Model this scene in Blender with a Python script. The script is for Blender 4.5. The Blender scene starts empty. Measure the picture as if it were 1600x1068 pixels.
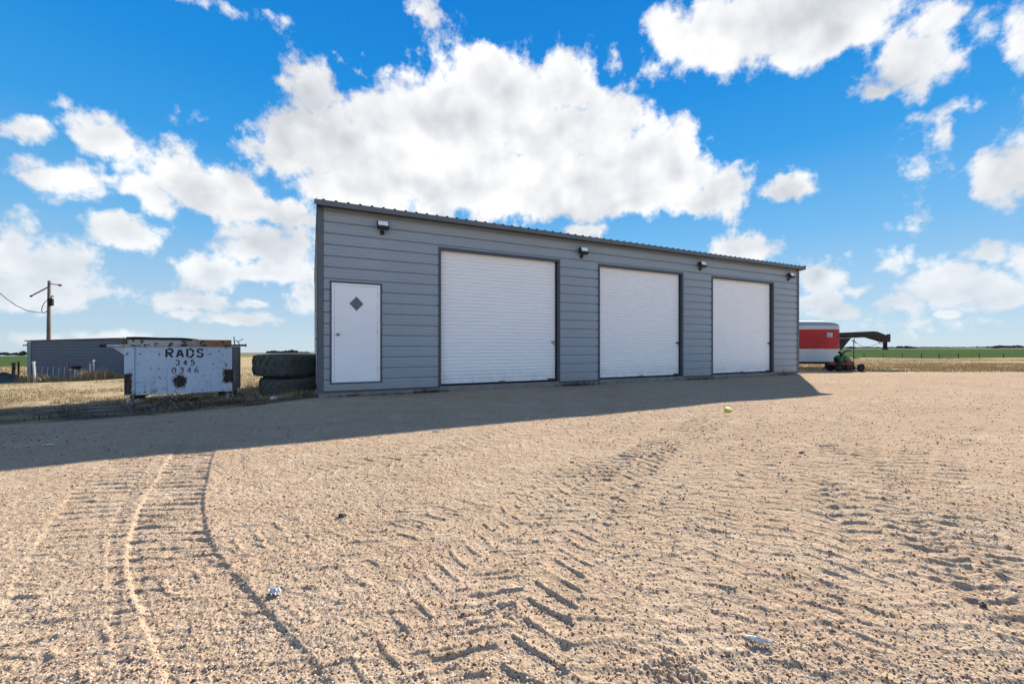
import bpy, bmesh, math, random
import numpy as np
from mathutils import Vector, Matrix

random.seed(7)
rng = np.random.default_rng(11)
SC = bpy.context.scene
COL = SC.collection
R = math.radians
F = 652.0            # focal length in photo pixels (1600 wide)
EYE = 1.0
HOR = 541.5

# ------------------------------------------------------------------ camera
cam_d = bpy.data.cameras.new('camera')
cam_d.sensor_width = 36.0
cam_d.lens = F / 1600.0 * 36.0
cam_d.shift_y = 7.5 / 1600.0
cam_d.clip_start = 0.05
cam_d.clip_end = 20000
cam = bpy.data.objects.new('camera', cam_d)
COL.objects.link(cam)
cam.location = (0, 0, EYE)
cam.rotation_euler = (R(90), 0, 0)
SC.camera = cam

# ------------------------------------------------------------------ exposure
SC.view_settings.view_transform = 'Standard'
SC.view_settings.look = 'None'
SC.view_settings.exposure = 1.25
SC.view_settings.gamma = 1.0
SC.view_settings.use_curve_mapping = False

# ------------------------------------------------------------------ sun
SUN_DIR = Vector((0.463, 0.754, 0.466)).normalized()
SUN_EL = math.asin(SUN_DIR.z)
SUN_AZ = math.atan2(SUN_DIR.x, SUN_DIR.y)
sun_d = bpy.data.lights.new('sun', 'SUN')
sun_d.energy = 5.0
sun_d.angle = R(0.5)
sun_d.color = (1.0, 0.95, 0.88)
sun = bpy.data.objects.new('sun', sun_d)
COL.objects.link(sun)
sun.rotation_euler = SUN_DIR.to_track_quat('Z', 'Y').to_euler()
sun.location = (20, 30, 20)

# ------------------------------------------------------------------ world (sky + clouds by direction)
SKY_STRENGTH = 0.05
world = bpy.data.worlds.new('World')
SC.world = world
world.use_nodes = True
WN = world.node_tree
WN.nodes.clear()

class NT:
    """tiny helper to write node graphs"""
    def __init__(self, tree):
        self.t = tree
    def n(self, typ, **kw):
        nd = self.t.nodes.new(typ)
        for k, v in kw.items():
            setattr(nd, k, v)
        return nd
    def link(self, a, b):
        self.t.links.new(a, b)
    def put(self, sock, v):
        if hasattr(v, 'is_linked') or isinstance(v, bpy.types.NodeSocket):
            self.t.links.new(v, sock)
        else:
            sock.default_value = v
    def math(self, op, a, b=None, c=None, clamp=False):
        nd = self.n('ShaderNodeMath', operation=op, use_clamp=clamp)
        self.put(nd.inputs[0], a)
        if b is not None: self.put(nd.inputs[1], b)
        if c is not None: self.put(nd.inputs[2], c)
        return nd.outputs[0]
    def vmath(self, op, a, b=None, scale=None):
        nd = self.n('ShaderNodeVectorMath', operation=op)
        self.put(nd.inputs[0], a)
        if b is not None: self.put(nd.inputs[1], b)
        if scale is not None: self.put(nd.inputs['Scale'], scale)
        return nd.outputs['Value'] if op in ('LENGTH', 'DISTANCE', 'DOT_PRODUCT') else nd.outputs['Vector']
    def noise(self, vec, scale, detail=4, rough=0.5, dist=0.0, lac=2.0, out='Fac'):
        nd = self.n('ShaderNodeTexNoise')
        if vec is not None: self.link(vec, nd.inputs['Vector'])
        nd.inputs['Scale'].default_value = scale
        nd.inputs['Detail'].default_value = detail
        nd.inputs['Roughness'].default_value = rough
        nd.inputs['Lacunarity'].default_value = lac
        nd.inputs['Distortion'].default_value = dist
        return nd.outputs[out]
    def voro(self, vec, scale, feature='F1', out='Distance', rand=1.0):
        nd = self.n('ShaderNodeTexVoronoi', feature=feature)
        if vec is not None: self.link(vec, nd.inputs['Vector'])
        nd.inputs['Scale'].default_value = scale
        nd.inputs['Randomness'].default_value = rand
        return nd.outputs[out]
    def range(self, v, a, b, c=0.0, d=1.0, interp='LINEAR'):
        nd = self.n('ShaderNodeMapRange', interpolation_type=interp)
        self.put(nd.inputs['Value'], v)
        for i, x in zip((1, 2, 3, 4), (a, b, c, d)):
            self.put(nd.inputs[i], x)
        return nd.outputs[0]
    def mix(self, fac, a, b, blend='MIX'):
        nd = self.n('ShaderNodeMix', data_type='RGBA', blend_type=blend)
        self.put(nd.inputs[0], fac)
        for s, v in ((nd.inputs[6], a), (nd.inputs[7], b)):
            if isinstance(v, (tuple, list)):
                v = tuple(v) + (1.0,) if len(v) == 3 else tuple(v)
            self.put(s, v)
        return nd.outputs[2]
    def sep(self, v):
        nd = self.n('ShaderNodeSeparateXYZ'); self.link(v, nd.inputs[0]); return nd.outputs
    def comb(self, x, y, z):
        nd = self.n('ShaderNodeCombineXYZ')
        for s, v in zip(nd.inputs, (x, y, z)): self.put(s, v)
        return nd.outputs[0]

def build_world():
    w = NT(WN)
    out = w.n('ShaderNodeOutputWorld')
    bg = w.n('ShaderNodeBackground')
    bg.inputs['Strength'].default_value = SKY_STRENGTH
    w.link(bg.outputs[0], out.inputs[0])
    sky = w.n('ShaderNodeTexSky', sky_type='NISHITA')
    sky.sun_disc = False
    sky.sun_elevation = SUN_EL
    sky.sun_rotation = SUN_AZ
    sky.altitude = 1500
    sky.air_density = 1.0
    sky.dust_density = 0.0
    sky.ozone_density = 3.0
    tc = w.n('ShaderNodeTexCoord')
    d = tc.outputs['Generated']
    x, y, z = w.sep(d)
    az = w.math('ARCTAN2', x, y)
    el = w.math('ARCSINE', z)
    # the blue of the day by elevation, blended with the physical sky
    def lin(c): return tuple(((v / 255) / 12.92 if v / 255 < .04045 else ((v / 255 + .055) / 1.055) ** 2.4) for v in c)
    KS = 1.0 / (2 ** SC.view_settings.exposure * SKY_STRENGTH)
    stops = [(0.0, (196, 217, 233)), (6, (172, 208, 236)), (13, (122, 190, 240)), (22, (62, 163, 236)), (30, (34, 146, 229)), (40, (20, 132, 220)), (90, (20, 118, 212))]
    prev = None
    for k in range(len(stops) - 1):
        f = w.range(el, R(stops[k][0]), R(stops[k + 1][0]), 0, 1)
        c1 = tuple(v * KS for v in lin(stops[k + 1][1]))
        prev = w.mix(f, prev if prev is not None else tuple(v * KS for v in lin(stops[0][1])), c1)
    hs = w.n('ShaderNodeHueSaturation')
    w.link(sky.outputs[0], hs.inputs['Color'])
    hs.inputs['Saturation'].default_value = 1.25
    skycol = w.mix(0.90, hs.outputs[0], prev)

    warp = w.noise(d, 6.0, 3, 0.5, out='Color')
    wv = w.vmath('SCALE', w.vmath('SUBTRACT', warp, (0.5, 0.5, 0.5)), scale=0.075)
    p = w.vmath('ADD', w.comb(az, el, 0.0), wv)
    w2 = w.noise(d, 24.0, 3, 0.55, out='Color')
    p = w.vmath('ADD', p, w.vmath('SCALE', w.vmath('SUBTRACT', w2, (0.5, 0.5, 0.5)), scale=0.032))
    C = [
     (865,208,80,56),(945,255,70,46),(1080,322,90,18),(620,250,120,60),
     # great cloud behind the building
     (800,165,110,80),(880,140,62,58),(935,205,85,62),(1005,240,80,55),(1065,275,75,45),(1125,288,52,48),
     (700,190,105,75),(610,185,85,75),(560,120,32,34),(480,135,48,58),(455,105,30,26),(520,235,130,62),
     (440,245,75,42),(700,275,270,66),(900,295,240,52),(570,300,140,36),(1000,318,140,28),(780,100,40,30),
     # left bank
     (320,292,120,42),(225,300,62,34),(160,220,75,40),(65,208,48,26),(110,285,95,34),(400,325,120,26),
     (425,385,85,42),(330,420,78,36),(410,425,90,25),(188,370,64,34),(105,420,100,48),(18,380,44,48),
     (120,457,105,24),(20,432,60,16),(282,472,62,15),(300,497,30,9),(470,468,40,24),(400,483,24,8),(382,509,44,10),
     (170,521,36,6),(60,515,50,7),
     # wisps
     (672,38,24,26),(690,72,18,28),(740,98,30,16),(352,8,34,8),(438,42,14,9),(95,158,14,10),(957,102,18,24),(285,241,26,14),
     # upper right cloud
     (1200,46,190,58),(1075,58,72,52),(1310,45,120,52),(1425,92,78,58),(1470,35,58,42),(1385,135,44,24),(1035,38,38,36),
     (1215,293,42,20),(1258,288,24,22),(1150,390,60,28),(905,360,36,14),
     (1585,270,48,66),(1560,310,40,16),(1598,70,14,40),(1440,245,26,34),(1482,208,18,26),(1500,162,18,12),(1420,184,24,8),(1530,150,18,8),
     # low right
     (1398,414,36,20),(1490,445,92,30),(1455,425,42,26),(1555,462,66,24),(1592,415,26,32),(1420,362,20,10),
     (1285,425,40,26),(1280,462,40,22),(1310,484,52,16),(1400,478,42,18),(1480,487,20,8),(1352,450,26,12),(1545,394,44,11),
     (1365,506,44,9),(1540,507,50,8),(1450,520,60,6),
    ]
    def ae(u, v):
        return math.atan2(u - 800, F), math.atan2(HOR - v, math.hypot(u - 800, F))
    acc = None
    WISP = {(672,38),(690,72),(740,98),(352,8),(438,42),(95,158),(957,102),(285,241),(1598,70),(1440,245),(1482,208),(1500,162),(1420,184),(1530,150),
            (1420,362),(60,515),(170,521),(1450,520),(560,120),(1540,507),(1365,506)}
    for (cx, cy, rx, ry) in C:
        wisp = (cx, cy) in WISP
        a, e = ae(cx, cy)
        ra = abs(ae(cx + rx, cy)[0] - ae(cx - rx, cy)[0]) / 2
        re = abs(ae(cx, cy + ry)[1] - ae(cx, cy - ry)[1]) / 2
        q = w.vmath('SUBTRACT', p, (a, e, 0.0))
        q = w.vmath('MULTIPLY', q, (1 / (ra * (1.3 if wisp else 1.12)), 1 / (re * (1.3 if wisp else 1.12)), 0.0))
        q = w.vmath('LENGTH', q)
        q = w.math('SUBTRACT', 1.0, q)
        # keep small clouds sharper: size-aware field
        q = w.math('MULTIPLY', q, 0.25 if wisp else 0.58 + 0.8 * min(1.0, math.sqrt(ra * re) / 0.12))
        if acc is None: acc = q
        else: acc = w.math('SMOOTH_MAX', acc, q, 0.06)
    # the rest of the sky dome: the same broken cumulus goes on all round
    zz = w.math('ADD', w.math('MAXIMUM', z, 0.0), 0.22)
    pl = w.comb(w.math('DIVIDE', x, zz), w.math('DIVIDE', y, zz), 3.7)
    gen = w.noise(pl, 1.15, 5, 0.5)
    gen = w.range(gen, 0.46, 0.68, -0.25, 1.0)
    away = w.math('MAXIMUM', w.range(w.math('ABSOLUTE', az), 0.93, 1.1, 0.0, 1.0, 'SMOOTHSTEP'),
                  w.range(el, 0.70, 0.85, 0.0, 1.0, 'SMOOTHSTEP'))
    accm = w.n('ShaderNodeMix', data_type='FLOAT')
    w.link(away, accm.inputs[0]); w.link(acc, accm.inputs[2]); w.link(gen, accm.inputs[3])
    D0 = accm.outputs[0]
    n1 = w.noise(d, 9.5, 6, 0.58)
    nh = w.noise(d, 27.0, 9, 0.62)
    edge = w.math('ADD', w.math('MULTIPLY', w.math('SUBTRACT', n1, 0.5), 1.9), w.math('MULTIPLY', w.math('SUBTRACT', nh, 0.5), 1.6))
    edge = w.math('MULTIPLY', edge, w.range(D0, 0.30, 0.85, 1.0, 0.40, 'SMOOTHSTEP'))
    D = w.math('ADD', D0, edge)
    alpha = w.range(D, -0.06, 0.50, 0.0, 1.0, 'SMOOTHSTEP')
    # billow relief: compare the noise with itself a little higher up and towards the light
    n2 = w.noise(w.vmath('ADD', d, (0.016, 0.0, 0.036)), 8.0, 5, 0.5)
    n3 = w.noise(d, 8.0, 5, 0.5)
    rel = w.math('MULTIPLY', w.math('SUBTRACT', n3, n2), 0.80)
    soft = w.math('MULTIPLY', w.math('SUBTRACT', w.noise(d, 4.0, 3, 0.5), 0.5), 0.60)
    core = w.range(D0, 0.3, 1.2, 0.0, 0.10, 'SMOOTHSTEP')
    b = w.math('ADD', w.math('ADD', w.math('SUBTRACT', 0.96, core), rel), soft)
    b = w.math('MINIMUM', w.math('MAXIMUM', b, 0.70), 1.12)
    t_ = w.range(b, 0.70, 1.0)
    cs = w.mix(t_, (0.90, 0.94, 1.0), (1.0, 1.0, 1.0))
    # sunlit clouds opposite the sun, out of view, brightened to lift the shaded doors
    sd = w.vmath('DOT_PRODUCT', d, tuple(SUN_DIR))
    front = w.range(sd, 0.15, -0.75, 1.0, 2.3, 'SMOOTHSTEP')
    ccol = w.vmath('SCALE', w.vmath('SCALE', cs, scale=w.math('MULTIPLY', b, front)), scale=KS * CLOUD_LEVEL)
    low = w.range(el, 0.0, 0.25, 0.66, 0.98)
    alpha = w.math('MULTIPLY', alpha, low)
    # nothing of the sky below the horizon
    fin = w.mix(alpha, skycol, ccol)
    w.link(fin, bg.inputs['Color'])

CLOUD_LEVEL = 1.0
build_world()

# ------------------------------------------------------------------ terrain function
TT = np.array([-1.25, -0.9, -0.65, -0.5, -0.4, -0.2, 0.7, 1.25])
TZ = np.array([0, 5, 8.3, 11, 15, 20, 30, 60, 100, 300, 1000, 4000, 9000])
TD = np.array([
    # -1.25  -.9   -.65   -.5   -.4   -.2   .7    1.25
    [0.00, 0.00, 0.00, 0.00, 0.00, 0.00, 0.00, 0.00],
    [0.05, 0.03, 0.03, 0.02, 0.01, 0.00, 0.00, 0.00],
    [0.36, 0.26, 0.15, 0.06, 0.02, 0.00, 0.00, 0.00],
    [0.56, 0.44, 0.36, 0.18, 0.10, 0.02, 0.00, 0.00],
    [0.78, 0.58, 0.42, 0.28, 0.20, 0.08, 0.00, 0.00],
    [1.02, 0.78, 0.52, 0.45, 0.35, 0.20, 0.04, 0.04],
    [1.40, 1.10, 0.80, 0.75, 0.60, 0.40, 0.26, 0.26],
    [2.20, 1.80, 1.40, 1.30, 1.20, 0.90, 0.90, 0.90],
    [3.10, 2.70, 2.10, 2.00, 1.90, 1.70, 1.72, 1.72],
    [7.30, 6.20, 4.60, 4.00, 3.60, 3.00, 2.55, 2.45],
    [21.2, 18.0, 15.0, 14.0, 12.5, 9.0, 3.6, 3.0],
    [87.8, 77.0, 64.0, 62.0, 56.0, 40.0, 10.0, 8.2],
    [199., 175., 145., 140., 125., 90., 25.0, 21.0]])

def base_ground(x, y):
    x = np.asarray(x, float); y = np.asarray(y, float)
    yy = np.maximum(y, 0.0)
    t = np.clip(x / np.maximum(yy, 0.6), -1.25, 1.25)
    ti = np.interp(t, TT, np.arange(len(TT)))
    lz = np.log1p(yy); tz = np.log1p(TZ)
    zi = np.interp(lz, tz, np.arange(len(TZ)))
    i0 = np.clip(zi.astype(int), 0, len(TZ) - 2); fz = zi - i0
    j0 = np.clip(ti.astype(int), 0, len(TT) - 2); ft = ti - j0
    a = TD[i0, j0] * (1 - ft) + TD[i0, j0 + 1] * ft
    b = TD[i0 + 1, j0] * (1 - ft) + TD[i0 + 1, j0 + 1] * ft
    return -(a * (1 - fz) + b * fz)

def gz(x, y):
    return float(base_ground(np.array([x]), np.array([y]))[0])

def P(u, v, h=EYE):
    """photo pixel on flat ground -> world x, y"""
    y = F * h / (v - HOR)
    return (u - 800) / F * y, y

def at(u, v, y):
    """photo pixel at known depth -> world point"""
    return Vector(((u - 800) / F * y, y, EYE + (HOR - v) / F * y))

def hash2(ix, iy, seed):
    h = (ix.astype(np.int64) * 374761393 + iy.astype(np.int64) * 668265263 + seed * 1442695041) & 0x7fffffff
    h = ((h ^ (h >> 13)) * 1274126177) & 0x7fffffff
    h = h ^ (h >> 16)
    return (h & 0xffff) / 65535.0

def vnoise(x, y, seed):
    ix = np.floor(x); iy = np.floor(y)
    fx = x - ix; fy = y - iy
    fx = fx * fx * (3 - 2 * fx); fy = fy * fy * (3 - 2 * fy)
    ix = ix.astype(np.int64); iy = iy.astype(np.int64)
    a = hash2(ix, iy, seed); b = hash2(ix + 1, iy, seed)
    c = hash2(ix, iy + 1, seed); d = hash2(ix + 1, iy + 1, seed)
    return (a * (1 - fx) + b * fx) * (1 - fy) + (c * (1 - fx) + d * fx) * fy - 0.5

def sstep(a, b, v):
    t = np.clip((v - a) / (b - a), 0, 1)
    return t * t * (3 - 2 * t)

# ------------------------------------------------------------------ tyre tracks pressed into the yard
def spline(pts, n=200):
    pts = np.array(pts, float)
    k = np.concatenate([[0], np.cumsum(np.hypot(*np.diff(pts, axis=0).T))])
    s = np.linspace(0, k[-1], n)
    x = np.interp(s, k, pts[:, 0]); y = np.interp(s, k, pts[:, 1])
    ker = np.ones(21) / 21
    xp = np.pad(x, 10, mode='reflect', reflect_type='odd'); yp = np.pad(y, 10, mode='reflect', reflect_type='odd')
    return np.convolve(xp, ker, 'valid'), np.convolve(yp, ker, 'valid')

def px_path(l):
    return spline([P(u, v) for u, v in l])

TRACKS = [
    # pixels of centre line, half width, pitch, skew, depth, lug height, edge, axis, seed
    (px_path([(322, 672), (296, 715), (266, 785), (262, 840), (285, 900), (325, 960), (378, 1040), (420, 1110)]), .165, .095, 0.12, .012, .018, .0015, 'y', 1),
    (px_path([(215, 700), (160, 760), (125, 830), (100, 920), (80, 1000), (60, 1110)]), .17, .095, 0.15, .005, .015, .001, 'y', 2),
    (px_path([(232, 735), (197, 800), (192, 860), (200, 940), (222, 1020), (250, 1110)]), .06, .07, 0.0, .004, .011, .0003, 'y', 3),
    (px_path([(735, 1150), (762, 1066), (800, 960), (850, 870), (905, 800), (960, 745), (1030, 695), (1110, 655), (1190, 628)]), .22, .115, 1.0, .006, .017, .002, 'y', 4),
    (px_path([(300, 885), (450, 850), (560, 840), (650, 822), (760, 795), (900, 742), (1020, 700), (1150, 668)]), .15, .11, 0.9, .004, .014, .003, 'x', 5),
    (px_path([(1395, 618), (1345, 650), (1325, 700), (1338, 760), (1375, 820), (1432, 890), (1522, 970), (1640, 1060), (1760, 1140)]), .24, .125, 0.6, .007, .018, .007, 'y', 6),
    (px_path([(1500, 668), (1462, 700), (1450, 745), (1462, 800), (1512, 860), (1592, 930), (1720, 1010)]), .22, .125, 0.8, .007, .017, .006, 'y', 7),
    (px_path([(1290, 1150), (1235, 1068), (1165, 990), (1085, 925), (1005, 870), (985, 815), (1010, 760), (1060, 720), (1150, 680)]), .20, .12, 1.0, .005, .015, .004, 'y', 8),
    (px_path([(560, 1150), (610, 1066), (680, 960), (740, 880), (800, 820), (860, 760), (930, 712)]), .18, .12, -1.0, .003, .011, .003, 'y', 9),
    (px_path([(900, 1150), (985, 1068), (1060, 1010), (1180, 960), (1330, 920), (1480, 900), (1640, 890)]), .17, .11, 0.8, .004, .009, .003, 'x', 10),
    (px_path([(480, 735), (640, 715), (800, 690), (960, 660), (1100, 640), (1300, 622), (1500, 616)]), .22, .15, 0.9, .005, .016, .004, 'x', 11),
]
# fainter, older passes of the same tyres all over the yard
_r = random.Random(12)
for _i, (a0, a1, b0, b1) in enumerate([((-.5, 1.1), (.3, 3), (1.6, 5.6), (4.2, 8.5)), ((.1, 1.1), (.7, 3), (1.9, 5), (5.5, 9)), ((.55, 1.1), (1.1, 2.6), (2.9, 5), (7, 9)),
        ((1.0, 1.1), (2.0, 2.8), (4.6, 5.2), (9, 9)), ((1.6, 1.1), (2.5, 2.2), (4.2, 3.8), (10, 8)), ((-1.0, 1.1), (-.6, 2.4), (.2, 4.2), (2, 7)),
        ((.9, 1.1), (1.3, 1.9), (2.2, 3.2), (3.6, 6.4)), ((2.0, 1.3), (2.4, 2.4), (3.4, 4.4), (5.6, 9.5)), ((-1.6, 1.2), (-1.5, 2.2), (-1.0, 3.4), (-.2, 5.2)), ((.3, 1.1), (.5, 1.7), (1.3, 2.8), (2.9, 4.6))]):
    TRACKS.append((spline([a0, a1, b0, b1]), _r.uniform(.17, .24), _r.uniform(.11, .16), _r.choice([.7, .9, 1.1]),   .003, _r.uniform(.008, .012), .002, 'y', 20 + _i))

def detail_height(x, y):
    h = np.zeros_like(x)
    r = np.hypot(x, y)
    near = sstep(40, 12, r)
    # low swells, lumps and grain
    h += 0.030 * vnoise(x * 0.55, y * 0.55, 3) * near
    h += 0.009 * vnoise(x * 1.7 + 5, y * 1.7, 4) * near
    press = np.ones_like(x)
    grain = np.zeros_like(x)
    lump = 0.45 + 1.1 * np.clip(vnoise(x * 0.8 + 9, y * 0.8 + 2, 5) + 0.45, 0, 1)
    grain += 0.0030 * vnoise(x * 6, y * 6, 6) * lump * near
    grain += 0.0018 * vnoise(x * 15, y * 15, 7) * lump * near
    grain += 0.0036 * vnoise(x * 36, y * 36, 8) * lump * near
    grain += 0.0046 * vnoise(x * 85, y * 85, 9) * lump * sstep(9, 4, r)
    grain += 0.0036 * vnoise(x * 190, y * 190, 10) * sstep(5, 2, r)
    # broken soil clods by the centre of the yard and right at the camera
    for (u, v, rad, amp) in ((1085, 822, .12, .014), (1060, 1030, .10, .013), (1045, 1050, .07, .012), (930, 690, .16, .014), (800, 950, .1, .012)):
        cx, cy = P(u, v)
        g = np.exp(-((x - cx) ** 2 + (y - cy) ** 2) / rad ** 2)
        h += amp * g * (np.abs(vnoise(x * 42, y * 42, 12)) * 2.0 + np.abs(vnoise(x * 95, y * 95, 13)) - .3)
    wob = 0.05 * vnoise(x * 1.3, y * 1.3, 21) + 0.02 * vnoise(x * 5, y * 5, 22)
    for (path, hw, pitch, skew, depth, lug, berm, axis, sd) in TRACKS:
        px, py = path
        ds = np.concatenate([[0], np.cumsum(np.hypot(np.diff(px), np.diff(py)))])
        if axis == 'y':
            if py[0] > py[-1]: a, b, c = py[::-1], px[::-1], ds[::-1]
            else: a, b, c = py, px, ds
            o = np.argsort(a)
            a, b, c = a[o], b[o], c[o]
            m = (y > a[0]) & (y < a[-1])
            X = np.interp(y, a, b); S = np.interp(y, a, c)
            sl = np.interp(y, a, np.gradient(b, a + np.arange(len(a)) * 1e-9))
            cs = 1 / np.sqrt(1 + sl * sl)
            t = (x - X) * cs
            s = S + (np.sign(c[-1] - c[0])) * (x - X) * cs * sl
        else:
            o = np.argsort(px); a, b, c = px[o], py[o], ds[o]
            m = (x > a[0]) & (x < a[-1])
            Y = np.interp(x, a, b); S = np.interp(x, a, c)
            sl = np.interp(x, a, np.gradient(b, a + np.arange(len(a)) * 1e-9))
            cs = 1 / np.sqrt(1 + sl * sl)
            t = -(y - Y) * cs
            s = S + (np.sign(c[-1] - c[0])) * (y - Y) * cs * sl
        m &= np.abs(t) < hw * 2.2
        if not m.any(): continue
        tm = t[m] + 0.25 * wob[m] * (hw / .2); sm = s[m] + 0.4 * wob[m]
        xm, ym = x[m], y[m]
        inside = sstep(hw * 1.06, hw * 0.92, np.abs(tm))
        worn = sstep(-0.32, 0.10, vnoise(xm * 1.4 + sd * 7, ym * 1.4, 30 + sd) + 0.3 * vnoise(xm * 7, ym * 7, 50 + sd))
        worn = np.maximum(worn, 0.95 if sd in (1, 3) else (0.55 if sd < 12 else 0.15))
        side = np.where(tm > 0, 0.5, 0.0) if abs(skew) > 0.4 else 0.0
        ph = sm / pitch + skew * np.abs(tm) / hw + side + 0.25 * vnoise(xm * 9, ym * 9, 70 + sd)
        if sd in (1, 2, 3):      # cross ribs scrubbed square to the building, not to the path
            ph = (ym - 0.10 * xm) / pitch + 0.30 * vnoise(xm * 6, ym * 9, 70 + sd)
            worn = worn * np.clip((ym - 0.5) / 1.7, .42, 1) * np.clip(0.9 + 1.1 * vnoise(xm * 7, ym * 11, 140 + sd), .2, 1.1)
        elif sd in (6, 7, 8) or (sd >= 20 and sd % 2):
            ph = (ym + 0.22 * xm) / pitch + 0.45 * np.abs(tm) / hw + side * .6 + 0.35 * vnoise(xm * 5, ym * 9, 70 + sd)
        saw = ph - np.floor(ph)
        bar = sstep(0.0, 0.12, saw) * (1 - sstep(0.20, 0.36, saw))
        bar = bar * np.clip(0.78 + 1.1 * vnoise(xm * 6 + sd, ym * 30, 160 + sd) + .4 * vnoise(xm * 40 + sd, ym * 40, 161), .1, 1.0) * np.clip(0.58 + 0.08 * ym, .6, .85)
        reach = (sstep(hw * .02, hw * .1, np.abs(tm)) if abs(skew) > 0.4 else 1.0)
        press[m] = np.minimum(press[m], 1 - 0.35 * inside * worn)
        h[m] += -depth * inside * (0.5 + 0.5 * worn) + lug * bar * inside * worn * reach * (0.85 + 0.5 * vnoise(xm * 30, ym * 30, 90 + sd))
        h[m] += berm * np.exp(-((np.abs(tm) - hw * 1.12) / (hw * 0.18 + .012)) ** 2) * (0.55 + 0.9 * vnoise(xm * 8, ym * 8, 110 + sd))
    return h + grain * press

# what covers the land: gravel yard, dry grass, green crop
def gravel_mask(x, y):
    wob = 0.5 * vnoise(x * 0.7, y * 0.7, 41) + 0.35 * vnoise(x * 2.3, y * 2.3, 42)
    lim = np.interp(x, [-40, -20, -9, -6.0, -4.2, -2, 4, 10.5, 14, 19, 40],
                    [4.8, 5.6, 6.5, 7.0, 8.5, 9.4, 12.1, 16.2, 17.2, 16.6, 15.0])
    return sstep(0.35, -0.35, y + wob - lim)

# ------------------------------------------------------------------ mesh helpers
def new_mesh(name, verts, faces, smooth=False):
    me = bpy.data.meshes.new(name)
    me.from_pydata([tuple(v) for v in verts], [], [tuple(f) for f in faces])
    me.update()
    if smooth:
        me.polygons.foreach_set('use_smooth', np.ones(len(me.polygons), dtype=bool))
    return me

def np_mesh(name, verts, quads=None, tris=None, smooth=False):
    """fast mesh from arrays"""
    me = bpy.data.meshes.new(name)
    me.vertices.add(len(verts))
    me.vertices.foreach_set('co', np.asarray(verts, np.float32).ravel())
    idx = []; starts = []; tot = []
    base = 0
    for arr in (quads, tris):
        if arr is None or len(arr) == 0: continue
        arr = np.asarray(arr, np.int32); k = arr.shape[1]
        idx.append(arr.ravel()); starts.append(base + np.arange(len(arr)) * k); tot.append(np.full(len(arr), k))
        base += arr.size
    idx = np.concatenate(idx); starts = np.concatenate(starts)
    me.loops.add(len(idx)); me.loops.foreach_set('vertex_index', idx.astype(np.int32))
    me.polygons.add(len(starts)); me.polygons.foreach_set('loop_start', starts.astype(np.int32))
    if smooth:
        me.polygons.foreach_set('use_smooth', np.ones(len(starts), dtype=bool))
    me.update(calc_edges=True); me.validate()
    return me

def link(name, me, mat=None, parent=None, loc=(0, 0, 0), rot=(0, 0, 0)):
    o = bpy.data.objects.new(name, me)
    COL.objects.link(o)
    if mat is not None:
        if isinstance(mat, (list, tuple)):
            for m in mat: me.materials.append(m)
        elif len(me.materials) == 0: me.materials.append(mat)
    o.location = loc; o.rotation_euler = rot
    if parent is not None: o.parent = parent
    return o

def tag(o, label=None, cat=None, group=None, kind=None):
    if label: o['label'] = label
    if cat: o['category'] = cat
    if group: o['group'] = group
    if kind: o['kind'] = kind
    return o

def empty(name, loc=(0, 0, 0), rz=0.0, label=None, cat=None, group=None):
    o = bpy.data.objects.new(name, None); COL.objects.link(o)
    o.empty_display_size = 0.2
    o.location = loc; o.rotation_euler = (0, 0, rz)
    return tag(o, label, cat, group)

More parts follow.
